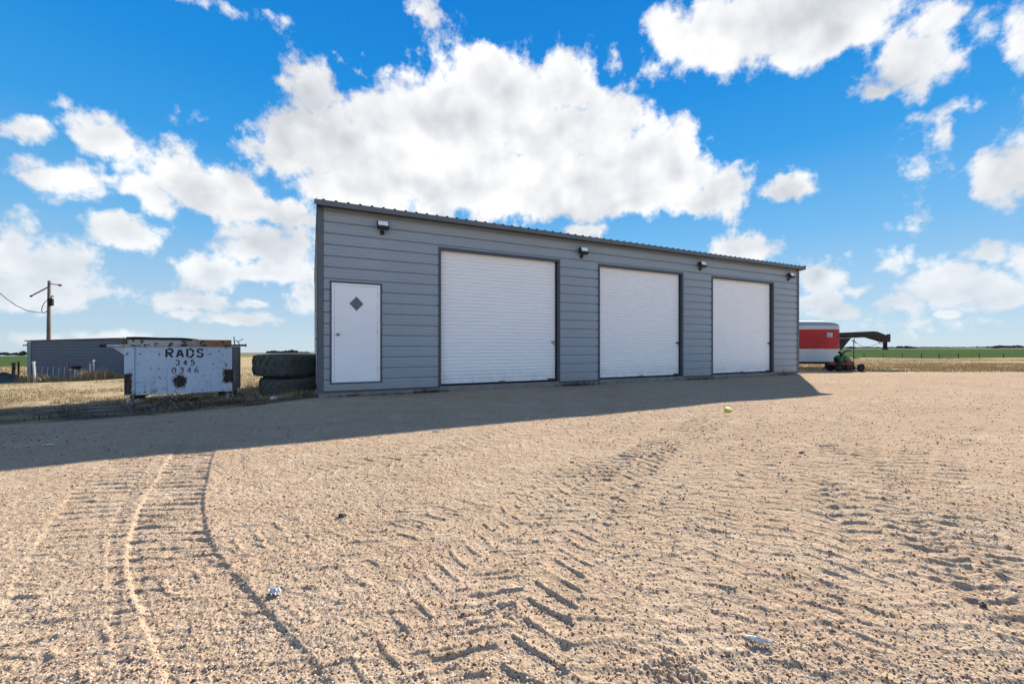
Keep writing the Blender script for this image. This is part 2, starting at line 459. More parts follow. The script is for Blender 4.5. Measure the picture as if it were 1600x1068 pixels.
class MB:
    """collects shapes for ONE mesh"""
    def __init__(self): self.v = []; self.f = []; self.mi = []
    def add(self, vs, fs, mi=0):
        b = len(self.v); self.v += [tuple(v) for v in vs]
        self.f += [tuple(i + b for i in f) for f in fs]; self.mi += [mi] * len(fs)
    def box(self, x0, x1, y0, y1, z0, z1, bev=0.0, mi=0, M=None):
        b = min(bev, (x1 - x0) * .45, (y1 - y0) * .45, (z1 - z0) * .45)
        if b <= 0:
            vs = [(x, y, z) for z in (z0, z1) for y in (y0, y1) for x in (x0, x1)]
            fs = [(0, 2, 3, 1), (4, 5, 7, 6), (0, 1, 5, 4), (2, 6, 7, 3), (0, 4, 6, 2), (1, 3, 7, 5)]
        else:
            vs = []; idx = {}
            for sx in (0, 1):
                for sy in (0, 1):
                    for sz in (0, 1):
                        cx, cy, cz = (x0, x1)[sx], (y0, y1)[sy], (z0, z1)[sz]
                        dx, dy, dz = b * (1 - 2 * sx), b * (1 - 2 * sy), b * (1 - 2 * sz)
                        for ax, p in enumerate(((cx, cy + dy, cz + dz), (cx + dx, cy, cz + dz), (cx + dx, cy + dy, cz))):
                            idx[(sx, sy, sz, ax)] = len(vs); vs.append(p)
            fs = []
            for s in (0, 1):
                q = [idx[(s, a, c, 0)] for a, c in ((0, 0), (1, 0), (1, 1), (0, 1))]; fs.append(q if s else q[::-1])
                q = [idx[(a, s, c, 1)] for a, c in ((0, 0), (1, 0), (1, 1), (0, 1))]; fs.append(q[::-1] if s else q)
                q = [idx[(a, c, s, 2)] for a, c in ((0, 0), (1, 0), (1, 1), (0, 1))]; fs.append(q if s else q[::-1])
            for a in (0, 1):
                for c in (0, 1):
                    fs.append([idx[(0, a, c, 1)], idx[(1, a, c, 1)], idx[(1, a, c, 2)], idx[(0, a, c, 2)]])
                    fs.append([idx[(a, 0, c, 0)], idx[(a, 1, c, 0)], idx[(a, 1, c, 2)], idx[(a, 0, c, 2)]])
                    fs.append([idx[(a, c, 0, 0)], idx[(a, c, 1, 0)], idx[(a, c, 1, 1)], idx[(a, c, 0, 1)]])
                    for d in (0, 1): fs.append([idx[(a, c, d, 0)], idx[(a, c, d, 1)], idx[(a, c, d, 2)]])
        if M is not None: vs = [M @ Vector(v) for v in vs]
        self.add(vs, fs, mi)
    def tube(self, pts, r, n=8, cap=True, mi=0):
        pts = [Vector(p) for p in pts]
        rs = r if isinstance(r, (list, tuple)) else [r] * len(pts)
        rings = []
        prev = None
        for i, p in enumerate(pts):
            d = (pts[min(i + 1, len(pts) - 1)] - pts[max(i - 1, 0)]).normalized()
            if prev is None:
                up = Vector((0, 0, 1)) if abs(d.z) < 0.9 else Vector((1, 0, 0))
                a = d.cross(up).normalized()
            else:
                a = (prev - d * prev.dot(d)).normalized()
            prev = a
            b = d.cross(a)
            rings.append([p + (a * math.cos(2 * math.pi * k / n) + b * math.sin(2 * math.pi * k / n)) * rs[i] for k in range(n)])
        vs = [v for ring in rings for v in ring]
        fs = []
        for i in range(len(pts) - 1):
            for k in range(n):
                k2 = (k + 1) % n
                fs.append((i * n + k, i * n + k2, (i + 1) * n + k2, (i + 1) * n + k))
        if cap:
            fs.append(tuple(range(n))[::-1]); fs.append(tuple((len(pts) - 1) * n + k for k in range(n)))
        self.add(vs, fs, mi)
    def prism(self, poly, y0, y1, mi=0, M=None):
        """polygon in x,z pushed along y"""
        n = len(poly)
        vs = [(x, y0, z) for x, z in poly] + [(x, y1, z) for x, z in poly]
        fs = [tuple(range(n)), tuple(range(n, 2 * n))[::-1]]
        for k in range(n):
            k2 = (k + 1) % n
            fs.append((k, k + n, k2 + n, k2))
        if M is not None: vs = [M @ Vector(v) for v in vs]
        self.add(vs, fs, mi)
    def lathe(self, prof, n=24, M=None, mi=0, closed=False):
        """profile of (radius, z) turned about z"""
        vs = []; m = len(prof)
        for k in range(n):
            a = 2 * math.pi * k / n
            vs += [(r * math.cos(a), r * math.sin(a), z) for r, z in prof]
        fs = []
        for k in range(n):
            k2 = (k + 1) % n
            for i in range(m if closed else m - 1):
                j = (i + 1) % m
                fs.append((k * m + i, k2 * m + i, k2 * m + j, k * m + j))
        if M is not None: vs = [M @ Vector(v) for v in vs]
        self.add(vs, fs, mi)
    def sheet(self, prof, x0, x1, mi=0):
        """open profile of (z, y) swept along x"""
        n = len(prof)
        vs = [(x0, y, z) for z, y in prof] + [(x1, y, z) for z, y in prof]
        self.add(vs, [(i, i + n, i + 1 + n, i + 1) for i in range(n - 1)], mi)
    def mesh(self, name, smooth=False):
        me = new_mesh(name, self.v, self.f, smooth)
        bm = bmesh.new(); bm.from_mesh(me)
        bm.verts.ensure_lookup_table()
        bmesh.ops.recalc_face_normals(bm, faces=bm.faces)
        bm.to_mesh(me); bm.free()
        if len(set(self.mi)) > 1: me.polygons.foreach_set('material_index', self.mi)
        return me
    def build(self, name, mat, parent=None, smooth=False, loc=(0, 0, 0), rot=(0, 0, 0)):
        return link(name, self.mesh(name, smooth), mat, parent, loc, rot)

# ------------------------------------------------------------------ materials
def mat_new(name):
    m = bpy.data.materials.new(name); m.use_nodes = True
    t = m.node_tree
    b = t.nodes['Principled BSDF']
    return m, NT(t), b

def paint(name, col, rough=0.5, var=0.12, scale=3.0, bump=0.0, bscale=60, metal=0.0, spec=0.5, dirt=None, dirt_amt=0.3, coat=0.0):
    m, w, b = mat_new(name)
    tc = w.n('ShaderNodeTexCoord').outputs['Object']
    n = w.noise(tc, scale, 6, 0.6)
    dark = tuple(c * (1 - var) for c in col); lite = tuple(min(1, c * (1 + var)) for c in col)
    c = w.mix(w.range(n, 0.3, 0.7), dark, lite)
    if dirt:
        n2 = w.noise(tc, scale * 2.3, 8, 0.7)
        c = w.mix(w.math('MULTIPLY', w.range(n2, 0.52, 0.72), dirt_amt), c, dirt)
    w.link(c, b.inputs['Base Color'])
    n3 = w.noise(tc, scale * 5, 4, 0.6)
    w.link(w.range(n3, 0.3, 0.7, max(0.05, rough - .08), min(1, rough + .08)), b.inputs['Roughness'])
    b.inputs['Metallic'].default_value = metal
    b.inputs['Specular IOR Level'].default_value = spec
    b.inputs['Coat Weight'].default_value = coat
    if bump:
        bp = w.n('ShaderNodeBump'); bp.inputs['Strength'].default_value = bump; bp.inputs['Distance'].default_value = 0.01
        w.link(w.noise(tc, bscale, 4, 0.6), bp.inputs['Height']); w.link(bp.outputs[0], b.inputs['Normal'])
    return m

M = {}
def build_materials():
    # siding: painted steel with a faint embossed grain and some dust near the ground
    m, w, b = mat_new('siding_paint')
    tc = w.n('ShaderNodeTexCoord').outputs['Object']
    geo = w.n('ShaderNodeNewGeometry').outputs['Position']
    n = w.noise(tc, 1.6, 6, 0.6)
    st = w.n('ShaderNodeMapping'); w.link(tc, st.inputs[0]); st.inputs['Scale'].default_value = (0.6, 8, 90)
    n2 = w.noise(st.outputs[0], 3.0, 4, 0.6)
    oi = w.n('ShaderNodeObjectInfo').outputs['Random']
    f = w.math('ADD', w.math('MULTIPLY', n, 0.5), w.math('MULTIPLY', n2, 0.5))
    c = w.mix(w.range(f, 0.35, 0.65), (0.265, 0.310, 0.345), (0.315, 0.360, 0.400))
    c = w.mix(w.math('MULTIPLY', oi, 0.10), c, (0.24, 0.28, 0.315))
    gzp = w.sep(geo)[2]
    dust = w.math('MULTIPLY', w.range(gzp, 0.05, 0.70, 0.85, 0.0), w.range(w.noise(geo, 5.0, 7, 0.7), 0.3, 0.75))
    c = w.mix(dust, c, (0.30, 0.25, 0.20))
    w.link(c, b.inputs['Base Color'])
    b.inputs['Roughness'].default_value = 0.48
    bp = w.n('ShaderNodeBump'); bp.inputs['Strength'].default_value = 0.25; bp.inputs['Distance'].default_value = 0.003
    w.link(w.noise(st.outputs[0], 6.0, 3, 0.6), bp.inputs['Height'])
    can = w.n('ShaderNodeMapping'); w.link(geo, can.inputs[0]); can.inputs['Scale'].default_value = (0.9, 0.9, 4.0)
    bp2 = w.n('ShaderNodeBump'); bp2.inputs['Strength'].default_value = 0.35; bp2.inputs['Distance'].default_value = 0.02
    w.link(w.noise(can.outputs[0], 1.3, 3, 0.5), bp2.inputs['Height']); w.link(bp.outputs[0], bp2.inputs['Normal'])
    w.link(bp2.outputs[0], b.inputs['Normal'])
    M['siding'] = m
    M['trim'] = paint('trim_paint', (0.050, 0.062, 0.078), 0.42, 0.10, 2.0)
    M['trim2'] = paint('corner_paint', (0.085, 0.098, 0.115), 0.45, 0.12, 2.0)
    M['roof'] = paint('roof_paint', (0.06, 0.068, 0.075), 0.45, 0.15, 1.5)
    M['fascia'] = paint('fascia_paint', (0.105, 0.115, 0.125), 0.45, 0.12, 1.5)
    # roll door: white enamel, dusty foot
    m, w, b = mat_new('curtain_white')
    geo = w.n('ShaderNodeNewGeometry').outputs['Position']
    st = w.n('ShaderNodeMapping'); w.link(geo, st.inputs[0]); st.inputs['Scale'].default_value = (.5, .5, .9)
    n = w.noise(st.outputs[0], 1.5, 7, 0.65)
    c = w.mix(w.range(n, 0.3, 0.7), (0.85, 0.85, 0.85), (0.88, 0.88, 0.88))
    dust = w.math('MULTIPLY', w.range(w.sep(geo)[2], 0.1, 0.55, 0.75, 0.0), w.range(w.noise(geo, 6.0, 7, 0.7), 0.3, 0.8))
    c = w.mix(dust, c, (0.46, 0.41, 0.35))
    w.link(c, b.inputs['Base Color']); b.inputs['Roughness'].default_value = 0.42
    bp = w.n('ShaderNodeBump'); bp.inputs['Strength'].default_value = 0.3; bp.inputs['Distance'].default_value = 0.03
    w.link(w.noise(geo, 1.6, 3, 0.5), bp.inputs['Height']); w.link(bp.outputs[0], b.inputs['Normal'])
    M['white'] = m
    M['door_white'] = paint('entry_door_white', (0.86, 0.86, 0.86), 0.45, 0.04, 1.5, dirt=(0.5, 0.46, 0.4), dirt_amt=0.12)
    M['concrete'] = paint('concrete', (0.22, 0.205, 0.185), 0.9, 0.22, 3.0, bump=0.5, bscale=40, dirt=(0.16, 0.14, 0.11), dirt_amt=0.5)
    M['black'] = paint('black_rubber', (0.018, 0.018, 0.019), 0.8, 0.3, 6.0, spec=0.15)
    M['lamp_black'] = paint('lamp_black', (0.025, 0.023, 0.022), 0.5, 0.3, 6.0)
    M['lens'] = paint('lamp_lens', (0.9, 0.89, 0.86), 0.25, 0.05, 8.0, coat=0.4)
    M['steel'] = paint('bare_steel', (0.42, 0.40, 0.37), 0.35, 0.25, 8.0, metal=0.9)
    M['brass'] = paint('dull_brass', (0.40, 0.33, 0.18), 0.4, 0.25, 8.0, metal=0.8)
    M['glass'] = paint('dark_glass', (0.10, 0.115, 0.125), 0.08, 0.1, 2.0, coat=0.3)
    M['rust'] = paint('rusty_steel', (0.17, 0.085, 0.045), 0.85, 0.5, 9.0, bump=0.4, bscale=50, dirt=(0.05, 0.03, 0.022), dirt_amt=0.9)
    M['dark'] = paint('dark_steel', (0.035, 0.032, 0.030), 0.75, 0.4, 5.0, spec=0.15, dirt=(0.10, 0.055, 0.03), dirt_amt=0.6)
    M['wire'] = paint('galvanised_wire', (0.20, 0.18, 0.16), 0.6, 0.4, 9.0, metal=0.3)
    M['pvc'] = paint('white_pipe', (0.48, 0.48, 0.47), 0.5, 0.1, 4.0, dirt=(0.3, 0.25, 0.2), dirt_amt=0.5)
    M['redpaint'] = paint('red_stake', (0.22, 0.06, 0.06), 0.6, 0.25, 6.0)
    M['wood'] = paint('weathered_wood', (0.105, 0.088, 0.078), 0.9, 0.3, 3.0, bump=0.5, bscale=30)
    M['shed'] = paint('shed_siding', (0.050, 0.080, 0.120), 0.5, 0.12, 0.8)
    M['shed_trim'] = paint('shed_trim', (0.13, 0.19, 0.20), 0.5, 0.1, 0.8)
    M['mower_red'] = paint('mower_red', (0.15, 0.018, 0.018), 0.4, 0.3, 6.0, coat=0.2)
    M['mower_green'] = paint('mower_green', (0.02, 0.17, 0.06), 0.45, 0.25, 6.0)
    M['trailer_white'] = paint('trailer_white', (0.44, 0.47, 0.48), 0.40, 0.08, 1.6, dirt=(0.42, 0.38, 0.33), dirt_amt=0.4, spec=0.3)
    M['trailer_red'] = paint('trailer_red', (0.36, 0.016, 0.022), 0.45, 0.18, 1.8, dirt=(0.24, 0.03, 0.03), dirt_amt=0.6, spec=0.25)
    M['trailer_roof'] = paint('trailer_roof', (0.26, 0.28, 0.29), 0.8, 0.1, 2.0, spec=0.1)
    M['plate'] = paint('plate_grey', (0.36, 0.40, 0.42), 0.45, 0.2, 30.0)
    M['yellow'] = paint('yellow_plastic', (0.62, 0.62, 0.03), 0.5, 0.1, 8.0)
    M['clod'] = paint('dark_clod', (0.035, 0.045, 0.035), 0.8, 0.4, 20.0)
    M['plastic'] = paint('clear_plastic', (0.42, 0.41, 0.42), 0.4, 0.4, 60.0, coat=0.2)
    M['stone'] = paint('pale_stone', (0.50, 0.47, 0.42), 0.9, 0.2, 9.0, bump=0.5, bscale=40)
    # tyre rubber, greyed by sun and dust
    m, w, b = mat_new('tyre_rubber')
    tc = w.n('ShaderNodeTexCoord').outputs['Object']
    n = w.noise(tc, 4.0, 8, 0.7)
    c = w.mix(w.range(n, 0.35, 0.7), (0.045, 0.050, 0.046), (0.105, 0.110, 0.098))
    w.link(c, b.inputs['Base Color']); b.inputs['Roughness'].default_value = 0.86
    bp = w.n('ShaderNodeBump'); bp.inputs['Strength'].default_value = 0.4; bp.inputs['Distance'].default_value = 0.01
    w.link(w.noise(tc, 30, 5, 0.6), bp.inputs['Height']); w.link(bp.outputs[0], b.inputs['Normal'])
    b.inputs['Specular IOR Level'].default_value = 0.3
    M['tyre'] = m
    # vegetation
    def leafy(name, c1, c2, c3):
        m, w, b = mat_new(name)
        geo = w.n('ShaderNodeNewGeometry')
        rnd = geo.outputs['Random Per Island']
        n = w.noise(geo.outputs['Position'], 0.35, 4, 0.6)
        c = w.mix(w.range(n, 0.35, 0.65), c1, c2)
        c = w.mix(w.math('MULTIPLY', rnd, 0.7), c, c3)
        w.link(c, b.inputs['Base Color']); b.inputs['Roughness'].default_value = 0.8
        b.inputs['Specular IOR Level'].default_value = 0.2
        return m
    M['straw'] = leafy('dry_straw', (0.34, 0.24, 0.13), (0.42, 0.33, 0.19), (0.20, 0.15, 0.075))
    M['straw_right'] = leafy('dry_weeds', (0.42, 0.27, 0.12), (0.30, 0.23, 0.12), (0.48, 0.34, 0.17))
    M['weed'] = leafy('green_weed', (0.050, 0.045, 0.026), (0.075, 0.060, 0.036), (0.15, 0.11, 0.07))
    M['tree'] = leafy('far_tree', (0.035, 0.050, 0.035), (0.05, 0.065, 0.05), (0.06, 0.06, 0.05))
    M['bark'] = paint('tree_bark', (0.07, 0.055, 0.045), 0.9, 0.3, 4.0)

    # ground
    m, w, b = mat_new('land')
    geo = w.n('ShaderNodeNewGeometry').outputs['Position']
    at_ = lambda nm: w.n('ShaderNodeAttribute', attribute_name=nm).outputs['Fac']
    dry, green, far = at_('dry'), at_('green'), at_('far')
    flat = w.comb(w.sep(geo)[0], w.sep(geo)[1], 0.0)
    big = w.noise(flat, 0.35, 5, 0.6)
    med = w.noise(flat, 2.2, 6, 0.65)
    fine = w.noise(flat, 42.0, 6, 0.7)
    base = w.mix(w.range(big, 0.35, 0.65), (0.398, 0.277, 0.176), (0.436, 0.314, 0.204))
    base = w.mix(w.range(med, 0.42, 0.70), base, (0.480, 0.362, 0.246))
    base = w.mix(w.range(fine, 0.50, 0.72, 0.0, 0.55), base, (0.25, 0.155, 0.10))
    base = w.mix(w.range(w.noise(flat, 130.0, 3, 0.6), 0.56, 0.68, 0.0, 0.6), base, (0.16, 0.10, 0.07))
    lane = w.n('ShaderNodeMapping'); w.link(flat, lane.inputs[0]); lane.inputs['Rotation'].default_value = (0, 0, -0.45); lane.inputs['Scale'].default_value = (0.25, 1.3, 1)
    base = w.mix(w.range(w.noise(lane.outputs[0], 0.8, 6, 0.65), 0.48, 0.66, 0.0, 0.55), base, (0.345, 0.260, 0.165))
    base = w.mix(w.range(w.noise(flat, 11.0, 5, 0.7), 0.50, 0.75, 0.0, 0.40), base, (0.31, 0.215, 0.145))
    # single grit grains: reddish, dark and pale
    vc = w.n('ShaderNodeTexVoronoi', feature='F1'); w.link(flat, vc.inputs['Vector']); vc.inputs['Scale'].default_value = 95.0
    cr, cg, cb = w.sep(vc.outputs['Color'])
    grain = w.range(vc.outputs['Distance'], 0.30, 0.48, 1.0, 0.0)
    g1 = w.math('MULTIPLY', grain, w.math('GREATER_THAN', cr, 0.72))
    gcol = w.mix(w.range(cg, 0.0, 1.0), (0.22, 0.10, 0.06), (0.56, 0.46, 0.38))
    gcol = w.mix(w.math('GREATER_THAN', cb, 0.86), gcol, (0.10, 0.07, 0.055))
    base = w.mix(w.math('MULTIPLY', g1, 0.85), base, gcol)
    v2 = w.n('ShaderNodeTexVoronoi', feature='F1'); w.link(flat, v2.inputs['Vector']); v2.inputs['Scale'].default_value = 27.0
    c2r, c2g, c2b = w.sep(v2.outputs['Color'])
    g2 = w.math('MULTIPLY', w.range(v2.outputs['Distance'], 0.20, 0.30, 1.0, 0.0), w.math('GREATER_THAN', c2r, 0.86))
    base = w.mix(w.math('MULTIPLY', g2, 0.7), base, w.mix(c2g, (0.12, 0.075, 0.05), (0.52, 0.43, 0.36)))
    # dry grass soil
    dn = w.noise(flat, 0.9, 7, 0.7)
    dn2 = w.noise(flat, 6.0, 6, 0.7)
    dcol = w.mix(w.range(dn, 0.35, 0.65), (0.33, 0.235, 0.13), (0.45, 0.35, 0.21))
    dcol = w.mix(w.range(dn2, 0.45, 0.70, 0.0, 0.75), dcol, (0.22, 0.16, 0.085))
    dcol = w.mix(w.range(w.noise(flat, 0.25, 4, 0.6), 0.55, 0.7, 0.0, 0.5), dcol, (0.20, 0.19, 0.09))
    gn = w.noise(flat, 0.03, 4, 0.6)
    gcol2 = w.mix(w.range(gn, 0.35, 0.65), (0.046, 0.072, 0.026), (0.060, 0.088, 0.034))
    gcol2 = w.mix(w.range(w.noise(flat, 0.6, 5, 0.7), 0.45, 0.7, 0.0, 0.4), gcol2, (0.07, 0.10, 0.03))
    fcol = w.mix(w.range(w.noise(flat, 0.004, 4, 0.6), 0.4, 0.6), (0.10, 0.115, 0.10), (0.14, 0.14, 0.12))  # distant land: haze put into the colour as a muted grey
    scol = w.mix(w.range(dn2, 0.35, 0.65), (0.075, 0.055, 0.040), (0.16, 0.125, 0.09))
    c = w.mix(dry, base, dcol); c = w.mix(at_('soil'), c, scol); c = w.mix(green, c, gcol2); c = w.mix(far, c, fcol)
    w.link(c, b.inputs['Base Color'])
    b.inputs['Roughness'].default_value = 1.0
    b.inputs['Specular IOR Level'].default_value = 0.0
    hgt = w.math('ADD', w.math('MULTIPLY', grain, w.math('MULTIPLY', cr, 0.5)), w.math('MULTIPLY', fine, 0.9))
    hgt = w.math('ADD', hgt, w.math('MULTIPLY', g2, 0.8))
    bp = w.n('ShaderNodeBump'); bp.inputs['Strength'].default_value = 0.75; bp.inputs['Distance'].default_value = 0.007
    w.link(hgt, bp.inputs['Height'])
    bp2 = w.n('ShaderNodeBump'); bp2.inputs['Strength'].default_value = 0.5; bp2.inputs['Distance'].default_value = 0.04
    rough_ = w.math('ADD', w.noise(flat, 15.0, 6, 0.72), w.math('MULTIPLY', w.range(w.noise(flat, 7.0, 4, 0.6), 0.45, 0.62), 0.35))
    w.link(rough_, bp2.inputs['Height']); w.link(bp.outputs[0], bp2.inputs['Normal'])
    w.link(bp2.outputs[0], b.inputs['Normal'])
    M['land'] = m
    # scattered grit
    m, w, b = mat_new('grit')
    geo = w.n('ShaderNodeNewGeometry')
    rnd = geo.outputs['Random Per Island']
    ramp = w.n('ShaderNodeValToRGB'); w.link(rnd, ramp.inputs[0])
    e = ramp.color_ramp.elements
    e[0].position = 0.0; e[0].color = (0.09, 0.05, 0.035, 1)
    e[1].position = 1.0; e[1].color = (0.62, 0.56, 0.50, 1)
    for pos, colr in ((0.25, (0.22, 0.115, 0.07)), (0.5, (0.40, 0.29, 0.20)), (0.75, (0.46, 0.36, 0.27)), (0.93, (0.50, 0.41, 0.33))):
        k = e.new(pos); k.color = colr + (1,)
    w.link(ramp.outputs[0], b.inputs['Base Color']); b.inputs['Roughness'].default_value = 0.85
    b.inputs['Specular IOR Level'].default_value = 0.2
    M['grit'] = m
    # the old bin: pale blue-grey paint, chipped and burnt through
    m, w, b = mat_new('bin_paint')
    tc = w.n('ShaderNodeTexCoord').outputs['Object']
    X, Y, Z = w.sep(tc)
    n = w.noise(tc, 1.4, 5, 0.6)
    c = w.mix(w.range(n, 0.3, 0.7), (0.47, 0.56, 0.66), (0.56, 0.65, 0.75))
    chip = w.noise(tc, 9.0, 9, 0.75)
    c = w.mix(w.range(chip, 0.585, 0.605), c, (0.045, 0.030, 0.022))
    chipz = w.math('MULTIPLY', w.range(w.noise(tc, 3.0, 8, 0.75), 0.56, 0.60), 0.7)
    edge = w.math('MAXIMUM', w.range(Z, 1.02, 1.12, 0, 1), w.range(Z, 0.20, 0.06, 0, 1))
    c = w.mix(w.math('MULTIPLY', chipz, edge), c, (0.17, 0.08, 0.04))
    jag = w.math('MULTIPLY', w.math('SUBTRACT', w.noise(tc, 16.0, 8, 0.7), 0.5), 0.20)
    jag2 = w.math('MULTIPLY', w.math('SUBTRACT', w.noise(tc, 7.0, 6, 0.7), 0.5), 0.25)
    def boxd(x0, x1, z0, z1):
        dx = w.math('SUBTRACT', w.math('ABSOLUTE', w.math('SUBTRACT', X, (x0 + x1) / 2)), (x1 - x0) / 2)
        dz = w.math('SUBTRACT', w.math('ABSOLUTE', w.math('SUBTRACT', Z, (z0 + z1) / 2)), (z1 - z0) / 2)
        return w.math('ADD', w.math('MAXIMUM', dx, dz), jag)
    front = w.math('LESS_THAN', Y, 0.06)
    blots = [boxd(-0.05, 0.13, 0.02, 0.50), boxd(1.905, 2.12, 0.24, 0.56)]
    cd = w.vmath('LENGTH', w.vmath('MULTIPLY', w.vmath('SUBTRACT', tc, (1.02, 0.0, 0.30)), (1.0, 0.0, 0.85)))
    blots.append(w.math('ADD', w.math('SUBTRACT', cd, 0.125), jag))
    mn = blots[0]
    for q in blots[1:]: mn = w.math('MINIMUM', mn, q)
    rustm = w.math('MULTIPLY', w.range(w.math('ADD', mn, jag2), 0.05, -0.01), front)
    c = w.mix(w.math('MULTIPLY', rustm, 0.8), c, (0.30, 0.20, 0.11))
    bm_ = w.math('MULTIPLY', w.range(mn, 0.006, -0.004), front)
    c = w.mix(bm_, c, (0.010, 0.008, 0.008))
    stv = w.n('ShaderNodeMapping'); w.link(tc, stv.inputs[0]); stv.inputs['Scale'].default_value = (16, 1, 1.1)
    streak = w.range(w.noise(stv.outputs[0], 1.5, 5, 0.6), 0.56, 0.68)
    c = w.mix(w.math('MULTIPLY', w.math('MULTIPLY', streak, w.range(Z, 0.0, 0.75, 0.75, 0.12)), front), c, (0.20, 0.115, 0.065))
    # long scratches
    st = w.n('ShaderNodeMapping'); w.link(tc, st.inputs[0]); st.inputs['Scale'].default_value = (2.5, 1, 22)
    st.inputs['Rotation'].default_value = (0, 0.12, 0)
    c = w.mix(w.math('MULTIPLY', w.range(w.noise(st.outputs[0], 2.2, 5, 0.6), 0.665, 0.68), 0.75), c, (0.07, 0.06, 0.06))
    w.link(c, b.inputs['Base Color']); b.inputs['Roughness'].default_value = 0.6
    bp = w.n('ShaderNodeBump'); bp.inputs['Strength'].default_value = 0.3; bp.inputs['Distance'].default_value = 0.02
    w.link(w.noise(tc, 5.0, 4, 0.6), bp.inputs['Height']); w.link(bp.outputs[0], b.inputs['Normal'])
    M['bin'] = m
    # bin rim, white turning to orange rust to the right
    m, w, b = mat_new('bin_rim')
    tc = w.n('ShaderNodeTexCoord').outputs['Object']
    X = w.sep(tc)[0]
    nr = w.noise(tc, 6.0, 8, 0.7)
    f = w.range(w.math('ADD', X, w.math('MULTIPLY', w.math('SUBTRACT', nr, 0.5), 2.0)), 0.8, 1.7)
    c = w.mix(f, (0.46, 0.44, 0.41), (0.30, 0.14, 0.05))
    c = w.mix(w.range(w.noise(tc, 5.0, 6, 0.65), 0.53, 0.57), c, (0.035, 0.022, 0.016))
    w.link(c, b.inputs['Base Color']); b.inputs['Roughness'].default_value = 0.8
    M['bin_rim'] = m
    M['bin_side'] = paint('bin_side', (0.32, 0.27, 0.24), 0.55, 0.3, 3.0, dirt=(0.22, 0.10, 0.05), dirt_amt=0.95)
    M['stencil'] = paint('stencil_black', (0.012, 0.014, 0.02), 0.6, 0.3, 12.0)
    M['stencil_faded'] = paint('stencil_faded', (0.07, 0.085, 0.11), 0.6, 0.45, 25.0)
build_materials()

# ------------------------------------------------------------------ the ground (one sheet to the horizon)
def build_ground():
    # depth rows: fine near the camera, ever coarser towards the horizon
    k = 780
    u = np.linspace(0, 1, k)
    rn, rf = 1.02, 17.0
    inv = 1 / (1 / rn + (1 / rf - 1 / rn) * u)
    lg = rn * (rf / rn) ** u
    rows_n = 0.5 * inv + 0.5 * lg
    rows_f = 17.0 * (12000 / 17.0) ** (np.linspace(0, 1, 130)[1:])
    rows_b = np.array([0.05, 0.3, 0.6, 0.85])
    rows = np.concatenate([rows_b, rows_n, rows_f])
    half = R(57)
    ang = np.linspace(-half, half, 960)
    rest = np.linspace(half, 2 * math.pi - half, 60)[1:-1]
    A = np.concatenate([ang, rest])
    rr, aa = np.meshgrid(rows, A, indexing='ij')
    x = rr * np.sin(aa); y = rr * np.cos(aa)
    xf, yf = x.ravel(), y.ravel()
    h = base_ground(xf, yf)
    mask = np.hypot(xf, yf) < 42
    g = np.zeros_like(h)
    gm = gravel_mask(xf, yf)
    dh = detail_height(xf[mask], yf[mask])
        # keep the ground calm under the building and under things
    h[mask] += dh
    h += 0.25 * vnoise(xf * 0.05, yf * 0.05, 77) * sstep(30, 80, np.hypot(xf, yf))
    nr, na = rr.shape
    i = np.arange(nr - 1)[:, None] * na
    j = np.arange(na)[None, :]
    j2 = (j + 1) % na
    q = np.stack([(i + j), (i + na + j), (i + na + j2), (i + j2)], axis=-1).reshape(-1, 4)
    # close the small hole under the camera
    v = np.stack([xf, yf, h], axis=1)
    me = np_mesh('ground', v, quads=q[:, ::-1], smooth=True)
    r = np.hypot(xf, yf)
    t = xf / np.maximum(yf, 0.5)
    wob = 3.0 * vnoise(xf * 0.08, yf * 0.08, 61)
    dry = 1 - gm
    dry *= np.where(yf > -5, 1, 0.0)
    # green crop: beyond the fence on the right, a field on the left, a thin strip in between
    gR = sstep(96, 101, yf + wob) * sstep(720, 640, yf) * sstep(0.1, 0.3, t)
    gL = sstep(64, 69, yf + wob) * sstep(2600, 2200, yf) * sstep(-0.85, -1.0, t)
    gC = sstep(170, 185, yf + wob) * sstep(420, 380, yf) * sstep(-0.9, -0.8, t) * sstep(0.3, 0.1, t) * 0.6
    green = np.clip(gR + gL + gC, 0, 1)
    farm = np.where(t > 0.1, sstep(640, 720, yf), np.where(t < -0.9, sstep(2200, 2600, yf), sstep(380, 430, yf) * 0.85))
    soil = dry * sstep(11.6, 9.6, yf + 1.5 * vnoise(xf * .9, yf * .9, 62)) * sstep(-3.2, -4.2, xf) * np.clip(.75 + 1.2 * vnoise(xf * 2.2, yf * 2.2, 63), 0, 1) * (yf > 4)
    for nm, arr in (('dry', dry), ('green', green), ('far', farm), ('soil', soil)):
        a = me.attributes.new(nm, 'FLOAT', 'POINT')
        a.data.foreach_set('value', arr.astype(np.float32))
    o = link('ground', me, M['land'])
    tag(o, kind='structure')
    return o
GROUND = build_ground()

def ground_at(x, y):
    x = np.atleast_1d(np.asarray(x, float)); y = np.atleast_1d(np.asarray(y, float))
    return base_ground(x, y) + detail_height(x, y)

def g1(x, y): return float(ground_at(x, y)[0])

